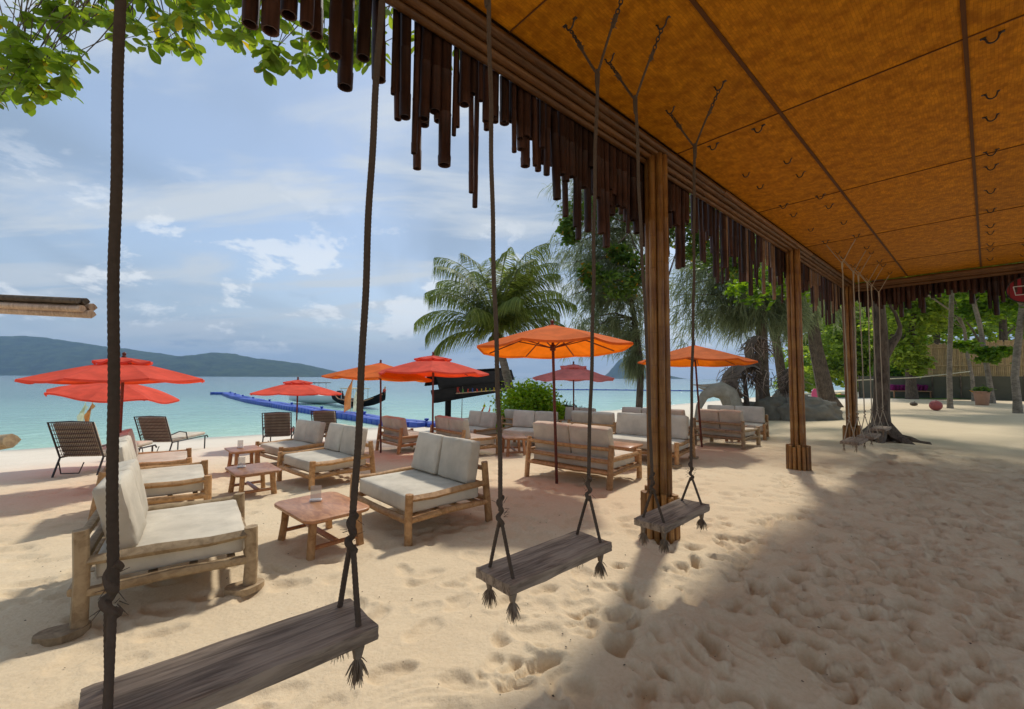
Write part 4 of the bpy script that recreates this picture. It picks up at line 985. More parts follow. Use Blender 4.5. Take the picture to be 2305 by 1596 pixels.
# coconut palm
def build_palm():
    Y = 17; t = thing('coconut_palm', 'coconut palm with arching fronds behind the daybeds', 'palm tree', on_ground(.2, Y), 0); inv = Matrix.Translation(t.location).inverted(); rng = np.random.default_rng(12)
    b = on_ground(.25, Y); pts = [np.array(b) - [0, 0, .3]] + [np.array(at_depth(px, py, Y)) for px, py in ((1161, 925), (1149, 880), (1138, 835), (1128, 795), (1118, 765))]
    P = []
    for i in range(len(pts) - 1):
        for u in np.linspace(0, 1, 9)[:-1]: P.append(pts[i] * (1 - u) + pts[i + 1] * u)
    P.append(pts[-1]); rad = [.20 - .07 * i / len(P) + (.012 if i % 2 else 0) for i in range(len(P))]
    o = MB().tube(P, rad, 12, True, .03, 2).build('trunk', M_bark_pale, t); o.matrix_parent_inverse = inv
    top = P[-1] + np.array([0, 0, .1])
    o = MB().tube([top - [0, 0, .5], top - [0, 0, .1], top + [0, 0, .35]], [.2, .27, .12], 10, True, .15, 5).build('crown_base', M_bark, t); o.matrix_parent_inverse = inv
    fr = [(176, 34, 3.7), (188, 6, 3.0), (150, 66, 3.9), (168, 56, 3.9), (120, 76, 4.2), (100, 84, 4.7), (70, 80, 4.4), (40, 72, 4.1), (20, 58, 3.7), (2, 46, 3.7), (-10, 26, 3.2), (-25, 66, 3.7), (-55, 72, 3.8), (-85, 78, 4.0), (-115, 74, 3.9), (-140, 66, 3.9), (-160, 48, 3.4), (200, 22, 3.1), (-70, 45, 3.0), (-110, 35, 2.8), (80, 62, 3.8), (5, 76, 4.2), (182, 76, 4.2), (-30, 82, 4.4), (110, 45, 3.2), (-35, 40, 3.0), (60, 50, 3.4)]
    for k, (az, el, L) in enumerate(fr):
        a = R(az + rng.normal() * 6); e = R(el); n = 46; p = top + np.array([0, 0, .2]); d0 = np.array([math.cos(a), math.sin(a)]); pts = []; ee = e
        for i in range(n):
            pts.append(p.copy()); st = L / n; p = p + st * np.array([d0[0] * math.cos(ee), d0[1] * math.cos(ee), math.sin(ee)]); ee -= (1.35 + .5 * rng.random()) / n * (.15 + 1.9 * (i / n) ** 1.3)
        V = []; Q = []
        side = np.array([-d0[1], d0[0], 0])
        for i in range(4, n):
            u = i / n; tg = pts[min(i + 1, n - 1)] - pts[i - 1]; tg /= np.linalg.norm(tg) + 1e-9; ll = .98 * math.sin(math.pi * min(1, u * .88 + .12)) ** .7 * L / 3.3
            for s in (-1, 1):
                for rep in range(2):
                    dr = side * s * .8 + tg * (.55 + .2 * rng.random()) + np.array([0, 0, -.45 - .45 * rng.random() + .2 * (1 - u)]); dr /= np.linalg.norm(dr)
                    b0 = pts[i] + (pts[i] - pts[i - 1]) * rep * .5; m1 = b0 + dr * ll * .5 + np.array([0, 0, -.03]); e1 = b0 + dr * ll + np.array([0, 0, -.28 - .2 * rng.random()]); w = np.cross(dr, [0, 0, 1]); w = w / (np.linalg.norm(w) + 1e-9) * .017 + np.array([0, 0, .012])
                    k0 = len(V); V += [b0 - w * .6, b0 + w * .6, m1 + w, m1 - w, e1]; Q += [(k0, k0 + 1, k0 + 2, k0 + 3), (k0 + 3, k0 + 2, k0 + 4, k0 + 4)]
        m = MB(); m.add(V, [q if q[2] != q[3] else q[:3] for q in Q]); m.tube(pts[::5] + [pts[-1]], [.035 - .03 * i / (len(pts[::5])) for i in range(len(pts[::5]) + 1)], 5)
        o = m.build('frond', M_lf_palm, t, False); o.matrix_parent_inverse = inv
    me = MB().lathe([(.02, -.15), (.1, -.08), (.12, .02), (.07, .12), (.01, .15)], 9).mesh('coconut', M_lf_palm)
    for k in range(5): o = link('coconut', me, t, top + np.array([.28 * math.cos(k * 1.3), .28 * math.sin(k * 1.3), -.12])); o.matrix_parent_inverse = inv
build_palm()
# bushes by the palm
def bush(px, py, Y, r, label, seed, n=2600, leaf=.16, mat=M_lf_bush):
    p = at_depth(px, py, Y); b = on_ground(p.x, p.y)
    broad_tree('bush', label, 'bush', b, ([b - Vector((0, 0, .1)), b + Vector((0, .1, r * .6)), b + Vector((.1, 0, r))], [.05, .04, .02]), [((p.x, p.y, b.z + r * .75), (r * .95, r * .8, r * .8)), ((p.x + r * .4, p.y, b.z + r * .5), (r * .6, r * .6, r * .5))], n, leaf, mat, M_bark, seed, None, .5, 4)
bush(1190, 892, 16.2, 1.12, 'bright green rounded bush between palm trunk and rattan bench', 31, 5200, .17)
bush(1138, 930, 15.6, .42, 'low bright green bush between palm trunk and black frame', 32, 900, .13)
bush(1105, 955, 15.9, .28, 'tiny green shrub at the foot of the black frame post', 33, 500, .1)
# overhanging sea almond branch, leaves one by one
def build_overhang():
    rng = np.random.default_rng(41)
    b = on_ground(-10.2, 6.2); t = thing('sea_almond_tree', 'sea almond tree holding big leaved branches high over the beach', 'tree', b, 0); inv = Matrix.Translation(t.location).inverted()
    tp = [np.array((-10.2, 6.2, b.z - .2)), np.array((-10.1, 6.3, 3)), np.array((-9.8, 6.5, 6)), np.array((-9.3, 6.7, 8.4))]
    o = MB().tube(tp, [.24, .2, .17, .12], 12, True, .1, 3).build('trunk', M_bark_pale, t); o.matrix_parent_inverse = inv
    spots = []
    def region(n, fx, fy, Y0, Y1):
        k = 0
        while k < n:
            px = rng.uniform(*fx); lo, hi = fy(px)
            py = lo + (hi - lo) * rng.random() ** .8
            spots.append(np.array(at_depth(px, py, rng.uniform(Y0, Y1)))); k += 1
    region(60, (-60, 190), lambda x: (-50, 232 if x < 20 else (215 if x < 140 else 215 - (x - 140) * 1.6)), 6.0, 7.0)
    region(22, (-40, 150), lambda x: (60, 225 if x > 30 else 190), 6.0, 6.6)
    region(70, (190, 540), lambda x: (-60, 55 + 45 * math.sin((x - 190) / 350 * math.pi * .9) * (x > 240) + (x - 190) * .06), 6.4, 7.4)
    region(30, (545, 850), lambda x: (-50, 60), 6.4, 7.2)
    region(44, (560, 850), lambda x: (60, 165 if x < 730 else 145), 6.4, 7.0)
    region(16, (850, 1080), lambda x: (-60, 130), 6.6, 7.4)
    spots_ = np.array(spots)
    # limbs
    main = [tp[-1], np.array((-7.6, 6.7, 8.6)), np.array((-5.6, 6.8, 8.2)), np.array((-3.4, 6.9, 8.3)), np.array((-1.2, 7.0, 8.0)), np.array((.4, 7.1, 7.9))]
    o = MB().tube(main, [.11, .09, .07, .05, .035, .015], 8, True, .08, 4).build('limb', M_bark_pale, t); o.matrix_parent_inverse = inv
    dense = np.concatenate([np.linspace(main[i], main[i + 1], 12) for i in range(len(main) - 1)])
    m = MB()
    for s in spots_[::2]:
        j = np.argmin(np.linalg.norm(dense - s, axis=1) + .4 * rng.random(len(dense))); a = dense[j]; mid = (a + s) / 2 + rng.normal(size=3) * .18
        m.tube([a, mid, s], [.012, .008, .005], 5)
    o = m.build('twigs', M_bark, t); o.matrix_parent_inverse = inv; o['kind'] = 'stuff'
    # leaf shapes
    mes = []
    for k in range(4):
        us = np.linspace(0, 1, 7); V = []; f = []
        for u in us:
            w = .5 * .56 * (math.sin(math.pi * min(1, u ** 1.5 * .93 + .02)) ** .75 if 0 < u < 1 else (.03 if u == 0 else .14)); z = -.10 * u * u * (1 + .4 * k) 
            V += [(u, -w, z + .06 * w), (u, 0, z - .03), (u, w, z + .06 * w)]
        for i in range(6):
            for j in range(2): f.append((i * 3 + j, (i + 1) * 3 + j, (i + 1) * 3 + j + 1, i * 3 + j + 1))
        mes.append((np.array(V), f, MB().add(V, f).mesh('leaf', M_lf_almond)))
    leaves = []
    for s in spots_:
        nl = rng.integers(5, 8); a0 = rng.uniform(0, 6.28); tl = rng.normal(size=3) * .25
        for k in range(nl):
            a = a0 + k / nl * 6.28 + rng.normal() * .2; el = R(rng.uniform(-55, 15)); L = rng.uniform(.17, .27)
            leaves.append((s + rng.normal(size=3) * .025, a, el, L, rng.normal() * .4))
    leaves.sort(key=lambda q: q[0][1] / q[3])
    mb = MB()
    for k, (p, a, el, L, roll) in enumerate(leaves):
        rot = rotz(a) @ roty(-el) @ rotx(roll)
        if k < 298:
            M = Matrix(rot.tolist()).to_4x4(); o = link('leaf', mes[k % 4][2], t, p, M.to_euler(), (L, L, L)); o.matrix_parent_inverse = inv
        else: mb.add(mes[k % 4][0] * L @ rot.T + p, mes[k % 4][1])
    o = link('foliage', mb.mesh('foliage', M_lf_almond), t); o.matrix_parent_inverse = inv; o['kind'] = 'stuff'
build_overhang()
# casuarinas
def casuarina(label, base, trunk, blobs, seed, per=600, ln=.55, w=.012, group=None, limbs=14):
    rng = np.random.default_rng(seed); t = thing('casuarina_tree', label, 'tree', base, 0, group); inv = Matrix.Translation(Vector(base)).inverted(); pts, rad = trunk
    m = MB(); m.tube(pts, rad, 12, True, .12, seed); o = m.build('trunk', M_bark, t); o.matrix_parent_inverse = inv
    V = []; Q = []
    allp = np.concatenate([np.linspace(pts[i], pts[i + 1], 10) for i in range(len(pts) - 1)])
    for (c, r) in blobs:
        c = np.array(c); r = np.array(r); j = np.argmin(np.linalg.norm(allp - c, axis=1)); s = allp[j]
        nb = 5
        for k in range(nb):
            e = c + rng.normal(size=3) * r * .55; mid = (s + e) / 2 + [0, 0, .25]; o = MB().tube([s, mid, e], [.045, .03, .008], 6, True, .1, k).build('limb', M_bark, t); o.matrix_parent_inverse = inv
            # tufts along the limb
            for u in rng.uniform(.25, 1.05, per // nb // 14):
                q = s + (e - s) * u + rng.normal(size=3) * r * .42; nn = 14; q = q - np.array([0, 0, rng.exponential(.35 * r[2])])
                d = rng.normal(size=(nn, 3)) * .55 + [0, 0, -.75] + (e - s) / (np.linalg.norm(e - s) + .01) * .5; d /= np.linalg.norm(d, axis=1, keepdims=True); L = ln * rng.uniform(.5, 1.2, nn)
                p0 = q + rng.normal(size=(nn, 3)) * .10; p1 = p0 + d * L[:, None] * .5; p2 = p1 + (d * .7 + [0, 0, -.45]) * L[:, None] * .5
                sx = np.cross(d, rng.normal(size=(nn, 3))); sx = sx / np.linalg.norm(sx, axis=1, keepdims=True) * w
                V.append(np.stack([p0 - sx, p0 + sx, p1 + sx, p1 - sx, p2 + sx * .3, p2 - sx * .3], 1).reshape(-1, 3))
    V = np.concatenate(V); n = len(V) // 6; b = np.arange(n)[:, None] * 6; Q = np.concatenate([b + [0, 1, 2, 3], b + [3, 2, 4, 5]])
    o = link('crown', np_mesh('crown', V, Q, M_needle), t); o.matrix_parent_inverse = inv; o['kind'] = 'stuff'
    return t
Y = 20.; P0 = at_depth(1440, 925, Y)
casuarina('slender casuarina with thin bare lower trunk behind the bamboo post', on_ground(P0.x, Y), tr(((1438, 945), (1441, 880), (1444, 830), (1432, 740), (1415, 640), (1404, 540), (1398, 430), (1392, 330), (1390, 240)), Y, .17, .05),
          [px_blob(*b) for b in ((1330, 370, Y, 45, 40), (1400, 330, Y, 60, 40), (1320, 420, Y, 60, 45), (1300, 520, Y, 55, 45), (1360, 545, Y, 60, 40), (1420, 500, Y, 45, 45), (1330, 610, Y, 70, 35), (1350, 680, Y, 55, 35), (1330, 730, Y, 60, 25), (1400, 745, Y, 45, 35), (1450, 640, Y, 40, 50), (1380, 430, Y, 55, 40), (1385, 260, Y, 55, 50), (1420, 790, Y, 18, 25), (1285, 470, Y, 40, 35), (1300, 590, Y, 45, 40), (1350, 320, Y, 40, 40), (1310, 660, Y, 40, 30))], 51, 1150, .62, .012)
Y = 23.; P0 = at_depth(1718, 905, Y)
casuarina('big casuarina with thick dark trunk and drooping needles beside the driftwood figures', on_ground(P0.x, Y), tr(((1722, 925), (1718, 880), (1716, 800), (1714, 720), (1708, 640), (1700, 560), (1690, 480), (1680, 380)), Y, .34, .20),
          [px_blob(*b) for b in ((1560, 640, Y, 50, 45), (1600, 600, Y, 60, 40), (1640, 640, Y, 50, 40), (1680, 600, Y, 50, 40), (1740, 650, Y, 40, 45), (1770, 690, Y, 35, 35), (1540, 690, Y, 25, 35), (1655, 700, Y, 35, 25), (1800, 640, Y, 40, 40), (1650, 540, Y, 90, 50), (1560, 560, Y, 60, 40))], 52, 950, 1.1, .016)
Y = 25.
P0 = at_depth(1765, 905, Y)
casuarina('leaning casuarina trunk curving between two bamboo posts', on_ground(P0.x, Y), tr(((1768, 925), (1765, 880), (1752, 800), (1742, 740), (1752, 690), (1768, 640), (1780, 560)), Y, .26, .13), [px_blob(*b) for b in ((1770, 600, Y, 45, 40), (1815, 660, Y, 35, 35), (1735, 660, Y, 25, 30))], 53, 800, .8, .014)
Y = 27.; P0 = at_depth(1865, 905, Y)
casuarina('dark buttressed casuarina trunk near the pink board', on_ground(P0.x, Y), tr(((1880, 925), (1862, 895), (1848, 840), (1836, 780), (1828, 720), (1826, 660), (1822, 560)), Y, .44, .18), [px_blob(*b) for b in ((1870, 680, Y, 45, 30), (1830, 640, Y, 45, 30), (1800, 700, Y, 25, 30))], 54, 700, .8, .014)
# sea almond with layered crown in front of the casuarinas
Y = 18.; P0 = at_depth(1492, 925, Y)
broad_tree('almond_tree', 'sea almond with dark layered leaves behind the first bamboo post', 'tree', on_ground(P0.x, Y), tr(((1492, 940), (1490, 800), (1492, 660), (1488, 520), (1490, 420)), Y, .18, .08),
           [px_blob(*b) for b in ((1330, 470, Y, 60, 22), (1400, 450, Y, 55, 25), (1280, 520, Y, 18, 30), (1450, 480, Y, 45, 30), (1330, 620, Y, 35, 25), (1400, 640, Y, 50, 28), (1450, 600, Y, 40, 30), (1540, 520, Y, 40, 45), (1590, 560, Y, 40, 40), (1640, 560, Y, 40, 30), (1560, 470, Y, 50, 40), (1450, 400, Y, 50, 30), (1400, 570, Y, 30, 20), (1660, 610, Y, 40, 15))], 760, .22, M_lf_dark, M_bark, 61, None, .55, 12, .2)
# forked dark tree by the far swings
def build_forked():
    Y = 11.6; b = on_ground(9.9, Y)
    pts = [np.array(at_depth(px, py, Y)) for px, py in ((1985, 998), (1984, 975), (1984, 930), (1986, 870), (1985, 800), (1982, 740), (1978, 680), (1975, 600), (1970, 480), (1968, 380))]
    rad = [.36, .25, .19, .18, .175, .15, .13, .12, .1, .08]
    bl = [((8.3, 13.4, 6.2), (1.7, 1.6, 1.0)), ((10.6, 13.0, 6.6), (1.9, 1.6, 1.1)), ((12.0, 12.0, 6.0), (1.6, 1.7, 1.0)), ((9.8, 11.6, 7.8), (2.4, 2.2, 1.0)), ((9.2, 14.6, 4.9), (1.5, 1.3, .7)), ((11.8, 14.6, 5.2), (1.5, 1.3, .7)), ((13.6, 12.8, 5.4), (1.4, 1.4, .9)), ((14.5, 16, 7.6), (2.2, 2, .9)), ((16.5, 13.5, 7.4), (2.2, 2, .9)), ((12.5, 18.5, 7.4), (2, 1.8, .8)), ((18.5, 17, 8.), (2.2, 2, .9)), ((15.5, 10.5, 7.), (2, 1.8, .8)), ((19.5, 13, 7.6), (2.2, 2, .9))]
    t = broad_tree('forked_tree', 'thick dark forked tree trunk with exposed roots behind the small swings', 'tree', b, (pts, rad), bl, 800, .26, M_lf_mid, M_bark, 71, None, .55, 7, .1, 6)
    inv = Matrix.Translation(Vector(b)).inverted()
    o = MB().tube([np.array(at_depth(px, py, Y)) for px, py in ((1988, 800), (2005, 775), (2022, 755), (2026, 735), (2015, 705), (2005, 690), (2000, 640))], [.14, .12, .08, .05, .04, .035, .03], 9, True, .08, 4).build('limb', M_bark, t); o.matrix_parent_inverse = inv
    o = MB().tube([np.array((9.98, 11.5, .2)), np.array(GP(2025, 988)) + [0, 0, .03], np.array(GP(2050, 994)) + [0, 0, .04], np.array(GP(2070, 997)) + [0, 0, .01], np.array(GP(2092, 1001)) + [0, 0, .02], np.array(GP(2100, 1003)) - [0, 0, .05]], [.2, .11, .09, .05, .05, .02], 8, True, .15, 4).build('root', M_bark, t); o.matrix_parent_inverse = inv
build_forked()
# grove on the right
def grove():
    g = 'trees in the grove behind the sand court'
    def one(name, label, base_px, Y, trunk_px, w0, w1, blobs, per, leaf, mat, seed, bark=M_bark_pale, limbs=5, width=.55):
        p = at_depth(*base_px, Y); b = on_ground(p.x, Y); pts, rad = tr(trunk_px, Y, w0, w1); pts = [np.array(b) - [0, 0, .2]] + pts; rad = [rad[0] * 1.35] + rad
        broad_tree(name, label, 'tree', b, (pts, rad), [px_blob(*q) for q in blobs], per, leaf, mat, bark, seed, g, width, limbs)
    one('grove_tree', 'straight pale trunk with a round red ball at its foot', (2138, 922), 24.5, ((2138, 905), (2137, 850), (2138, 780), (2141, 700), (2143, 620), (2144, 540)), .115, .09, [(2120, 560, 24.5, 60, 30), (2170, 570, 25, 60, 40), (2090, 600, 25, 40, 25), (2060, 520, 24, 90, 40), (2180, 500, 22, 110, 45), (2250, 480, 27, 110, 40), (2040, 572, 27.5, 130, 20), (2130, 560, 30, 130, 22), (2230, 560, 26, 140, 25), (1985, 588, 24, 80, 16)], 1100, .34, M_lf_mid, 81)
    one('grove_tree', 'leaning pale trunk beside the clay planter', (2235, 908), 30, ((2232, 890), (2224, 840), (2214, 780), (2205, 730), (2192, 680), (2180, 620), (2172, 540)), .14, .10, [(2180, 640, 30, 50, 30), (2222, 800, 29, 26, 16), (2262, 690, 30, 40, 32), (2200, 690, 31, 40, 30), (2168, 778, 29, 22, 6), (2225, 600, 30, 80, 40), (2250, 790, 29, 20, 8)], 700, .38, M_lf_mid, 82)
    one('grove_tree', 'knobbly grey trunk nearest the round red sign', (2292, 932), 21, ((2290, 900), (2284, 850), (2289, 800), (2296, 740), (2302, 690), (2306, 620)), .155, .12, [(2300, 640, 21, 50, 40), (2260, 660, 21.5, 40, 30), (2340, 700, 21, 50, 60), (2320, 580, 21, 70, 50), (2330, 480, 20, 120, 40), (2200, 520, 19, 90, 35)], 900, .28, M_lf_mid, 83)
    one('grove_tree', 'slim pale trunk in front of the dark screen fence', (2192, 905), 33, ((2192, 895), (2188, 850), (2178, 800), (2170, 740), (2150, 690), (2140, 620)), .13, .08, [(2140, 660, 33, 40, 30), (2105, 690, 34, 40, 28), (2165, 600, 33, 60, 40)], 800, .42, M_lf_lime, 84)
    one('grove_tree', 'lime green leafy tree beside the end of the bamboo slat wall', (2052, 880), 36, ((2050, 860), (2045, 800), (2052, 740), (2060, 680)), .35, .18, [(2040, 720, 36, 60, 45), (2085, 690, 36, 55, 40), (2095, 725, 37, 30, 25), (2030, 790, 36, 45, 35), (2060, 650, 36, 70, 40), (2020, 660, 37, 55, 45), (2060, 820, 35.5, 25, 20), (2100, 650, 36, 50, 35)], 1200, .42, M_lf_lime, 85, M_bark)
    one('grove_tree', 'pale lime tree above the strip of green water', (1915, 880), 48, ((1917, 860), (1915, 800), (1920, 740), (1925, 690)), .4, .2, [(1880, 780, 48, 45, 45), (1920, 740, 48, 45, 50), (1890, 700, 49, 50, 40), (1950, 780, 47, 40, 45), (1935, 690, 48, 50, 40), (1865, 830, 48, 35, 22), (1950, 830, 47, 35, 25)], 1300, .5, M_lf_lime, 86, M_bark)
    one('grove_tree', 'dark leafy tree filling the gap behind the forked trunk', (2010, 890), 42, ((2012, 870), (2005, 800), (2010, 740)), .4, .2, [(2000, 840, 42, 35, 25), (2020, 760, 42, 45, 45), (2040, 850, 41, 30, 20), (1995, 700, 42, 40, 40)], 1000, .5, M_lf_mid, 87, M_bark)
    one('grove_tree', 'tall green tree crown above the bamboo screen wall', (2260, 880), 48, ((2262, 860), (2258, 760), (2255, 680)), .4, .25, [(2180, 690, 48, 60, 35), (2250, 690, 48, 60, 35), (2310, 700, 48, 60, 38), (2140, 640, 46, 70, 40), (2240, 620, 46, 90, 45), (2360, 640, 46, 80, 60)], 1100, .55, M_lf_mid, 88, M_bark)
    one('grove_tree', 'bright lime tree crown past the far bamboo post', (1850, 880), 60, ((1851, 860), (1846, 800)), .4, .2, [(1845, 800, 60, 25, 25), (1870, 740, 60, 40, 35), (1860, 690, 60, 40, 30), (1850, 845, 60, 30, 15)], 800, .55, M_lf_lime, 89, M_bark)
    one('grove_tree', 'green tree crown at the back between screen wall and lime tree', (2110, 880), 52, ((2112, 860), (2108, 760), (2110, 700)), .4, .25, [(2090, 720, 52, 60, 45), (2130, 660, 52, 70, 50), (2040, 670, 52, 60, 45), (1985, 650, 52, 60, 50), (2060, 610, 52, 90, 40)], 1100, .6, M_lf_mid, 90, M_bark)
grove()
def woodland():
    rng = np.random.default_rng(99); bl = []
    for px in range(1790, 2460, 38):
        for py in (650, 720, 790, 845): bl.append(px_blob(px + rng.uniform(-15, 15), py + rng.uniform(-15, 15), rng.uniform(64, 78), 38, 40))
    C = clump_points(bl, 270, rng, .4); V, Q = leaf_quads(C, .95, rng, .3, .7)
    tag(link('woodland', np_mesh('woodland', V, Q, M_lf_lime)), 'mass of pale green woodland closing off the grove', 'woodland', None, 'stuff')
woodland()
# ---------------------------------------------------------------- far right: lawn, screens, furniture
def build_right():
    # lawn strip
    pts = [GP(px, py) for px, py in ((1990, 897), (2120, 900), (2330, 899), (2420, 903))]; far = [(38, 46), (52, 46), (75, 42), (82, 40)]
    near = [(p.x, p.y) for p in pts]; V = []; 
    for (a, b), (c, d) in zip(near, far):
        for u in np.linspace(0, 1, 5): x, y = a + (c - a) * u, b + (d - b) * u; V.append((x, y, float(gz(x, y)) + .055))
    MB().add(V, [(i * 5 + j, (i + 1) * 5 + j, (i + 1) * 5 + j + 1, i * 5 + j + 1) for i in range(3) for j in range(4)]).build('lawn', M_grass)['kind'] = 'structure'
    # dark fabric fence
    A = at_depth(1935, 890, 42); B = at_depth(2330, 890, 33); L = (B - A).length; t = thing('screen_fence', 'long dark fabric fence along the back of the lawn', 'fence', on_ground(A.x, A.y), math.atan2(B.y - A.y, B.x - A.x))
    MB().rbox((L / 2 + 2, 0, 1.05), (L + 4, .05, 2.1), .01, 8, None, 0, .012, 3).build('fence_cloth', M_mesh, t)
    for k in range(9): MB().tube([(k * (L + 3) / 8, -.06, -.1), (k * (L + 3) / 8, -.06, 2.2)], .05, 6).build('post', M_bark, t)
    # bamboo slat wall behind
    A = at_depth(2064, 880, 44); B = at_depth(2400, 880, 37); L = (B - A).length; t = thing('bamboo_wall', 'tall pale bamboo slat wall behind the dark fence', 'wall', on_ground(A.x, A.y), math.atan2(B.y - A.y, B.x - A.x)); rng = random.Random(5)
    n = int(L / .12); me = MB().tube([(0, 0, -.2), (0, 0, 3), (0, 0, 5.3)], .062, 8).mesh('slat', M_fence)
    for k in range(min(n, 299)): link('slat', me, t, (k * .12, rng.uniform(-.01, .01), 0), (0, 0, rng.uniform(0, 6)), (1, 1, rng.uniform(.96, 1.02)))
    for z in (1.2, 3, 4.8): MB().tube([(0, -.09, z), (L, -.09, z)], .05, 6).build('rail', M_fence, t)
    # rope stretched between trees
    a, b, c, d = at_depth(1925, 856, 30), at_depth(2060, 850, 30), at_depth(2135, 842, 31), at_depth(2183, 836, 32.6)
    t = thing('net_rope', 'pale rope stretched across the sand court in front of the dark fence', 'rope', a); o = MB().tube([a, b, c, d], .035, 6).build('rope_line', M_netline, t); o.matrix_parent_inverse = Matrix.Translation(a).inverted()
    for q in (a,): o = MB().tube([(q.x, q.y, float(gz(q.x, q.y)) - .1), (q.x, q.y, q.z + .05)], .05, 7).build('post', M_bark, t); o.matrix_parent_inverse = Matrix.Translation(a).inverted()
    # purple cushions on a wooden platform
    p = GP(2045, 896); t = thing('platform_bed', 'wooden platform with purple cushions in front of the dark fence', 'daybed', p, R(-12))
    MB().rbox((0, 0, .62), (2.9, 1.1, .09), .02, 3).build('deck', M_table, t)
    for x in (-1.35, .2, 1.4):
        for y in (-.45, .45): MB().tube([(x, y, -.05), (x, y, .58)], .055, 8).build('leg', M_table, t)
    rng = random.Random(9)
    for k in range(9): MB().rbox((-1.25 + k * .3, rng.uniform(-.1, .1), .93 + rng.uniform(-.03, .05)), (.24, .7, .52), .08, 3, roty(R(rng.uniform(5, 22))), .02).build('cushion', M_purple, t)
    # planter
    p = GP(2211, 912); t = thing('clay_planter', 'tapered clay planter pot beside the leaning trunk', 'planter', p); MB().lathe([(.28, -.02), (.30, .0), (.38, .8), (.42, .82), (.42, .9), (.36, .9), (.34, .8), (.02, .78)], 20).build('pot', M_terracotta, t)
    C = np.random.default_rng(3).normal(size=(160, 3)) * [.17, .17, .1] + [0, 0, .98]; V, Q = leaf_quads(C, .25, np.random.default_rng(4)); o = link('plant', np_mesh('plant', V, Q, M_lf_dark), t); o['kind'] = 'stuff'
    p = GP(2107, 924); t = thing('round_ball', 'dull red ball resting beside the straight pale trunk', 'ball', p); a = np.linspace(-math.pi / 2, math.pi / 2, 11); MB().lathe([(max(.005, .27 * math.cos(x)), .26 + .27 * math.sin(x)) for x in a], 20).build('ball_skin', M_ball, t); MB().lathe([(.05, .525), (.04, .538), (.01, .542)], 10).build('valve', M_metal, t)
    p = GP(2057, 913); t = thing('coconut_husk', 'small brown coconut husk lying on the sand court', 'coconut', p); MB().lathe([(.01, -.02), (.16, .02), (.2, .1), (.15, .19), (.01, .23)], 10).build('husk', M_bark, t); MB().tube([(.05, 0, .2), (.1, .02, .28)], [.03, .01], 6).build('stalk', M_bark, t)
    # round red sign under the far eave
    c = at_depth(2309, 652, 8.85); t = thing('round_sign', 'round red hanging sign with white outlined square at the pavilion eave', 'sign', c, 0); fwd = Vector((c.x, c.y, 0)).normalized(); rz = math.atan2(fwd.y, fwd.x) - math.pi / 2; t.rotation_euler = (0, 0, rz)
    r = .265; ang = np.linspace(0, 2 * math.pi, 41)[:-1]
    def disc(rr, y0, y1): 
        m = MB(); n = len(ang); V = [(rr * math.cos(a), y, rr * math.sin(a)) for y in (y0, y1) for a in ang]; m.add(V, [tuple(range(n)), tuple(range(2 * n - 1, n - 1, -1))] + [(j + n, (j + 1) % n + n, (j + 1) % n, j) for j in range(n)]); return m
    disc(r, -.02, .02).build('sign_board', M_signred, t); MB().tube([(r * math.cos(a), -.02, r * math.sin(a)) for a in list(ang) + [ang[0]]], .012, 6, False).build('rim', M_metal, t)
    s = .10; MB().tube([(-.165, -.026, .08), (-.14, -.026, -.10), (.14, -.026, -.10), (.165, -.026, .08), (-.165, -.026, .08)], .010, 5).build('white_emblem', M_white, t)
    MB().tube([(0, 0, r), (0, 0, ZC - c.z)], .008, 5).build('hanger', M_metal, t)
build_right()
# ---------------------------------------------------------------- statues, boulders, bits
def boulder(px, py, Y, rx, ry, rz, label, seed):
    p = at_depth(px, py, Y); b = on_ground(p.x, p.y); rng = np.random.default_rng(seed)
    n, m = 72, 44; th = np.linspace(0, 2 * math.pi, n, endpoint=False); ph = np.linspace(0.02, math.pi - .02, m); T, P = np.meshgrid(th, ph); d = np.stack([np.sin(P) * np.cos(T), np.sin(P) * np.sin(T), np.cos(P)], -1)
    k = 1 + .35 * fbm(d[..., 0] * 1.6 + seed, d[..., 1] * 1.6 + d[..., 2] * 2, 4, seed) + .28 * fbm(d[..., 0] * 5, d[..., 2] * 5 + d[..., 1] * 4, 4, seed + 2)
    V = (np.sign(d) * np.abs(d) ** .85 * k[..., None] * [rx, ry, rz]).reshape(-1, 3); I = np.arange(n * m).reshape(m, n); q = np.stack([I[:-1], I[1:], np.roll(I, -1, 1)[1:], np.roll(I, -1, 1)[:-1]], -1).reshape(-1, 4)
    o = link('boulder', np_mesh('boulder', V, q, M_rock, True)); o.location = (b.x, b.y, b.z + rz * .25); tag(o, label, 'rock', 'grey boulders behind the daybeds')
boulder(1815, 935, 18.5, 1.35, .9, .75, 'low wide grey boulder beside the second bamboo post', 3)
boulder(1745, 935, 19, .8, .8, .8, 'grey boulder directly behind the wide daybed', 4)
boulder(1690, 930, 20.5, 1.4, .8, .55, 'flat pale boulder under the driftwood figures', 5)
boulder(1782, 915, 22, .9, .7, 1.05, 'tall grey boulder at the root of the leaning casuarina', 6)
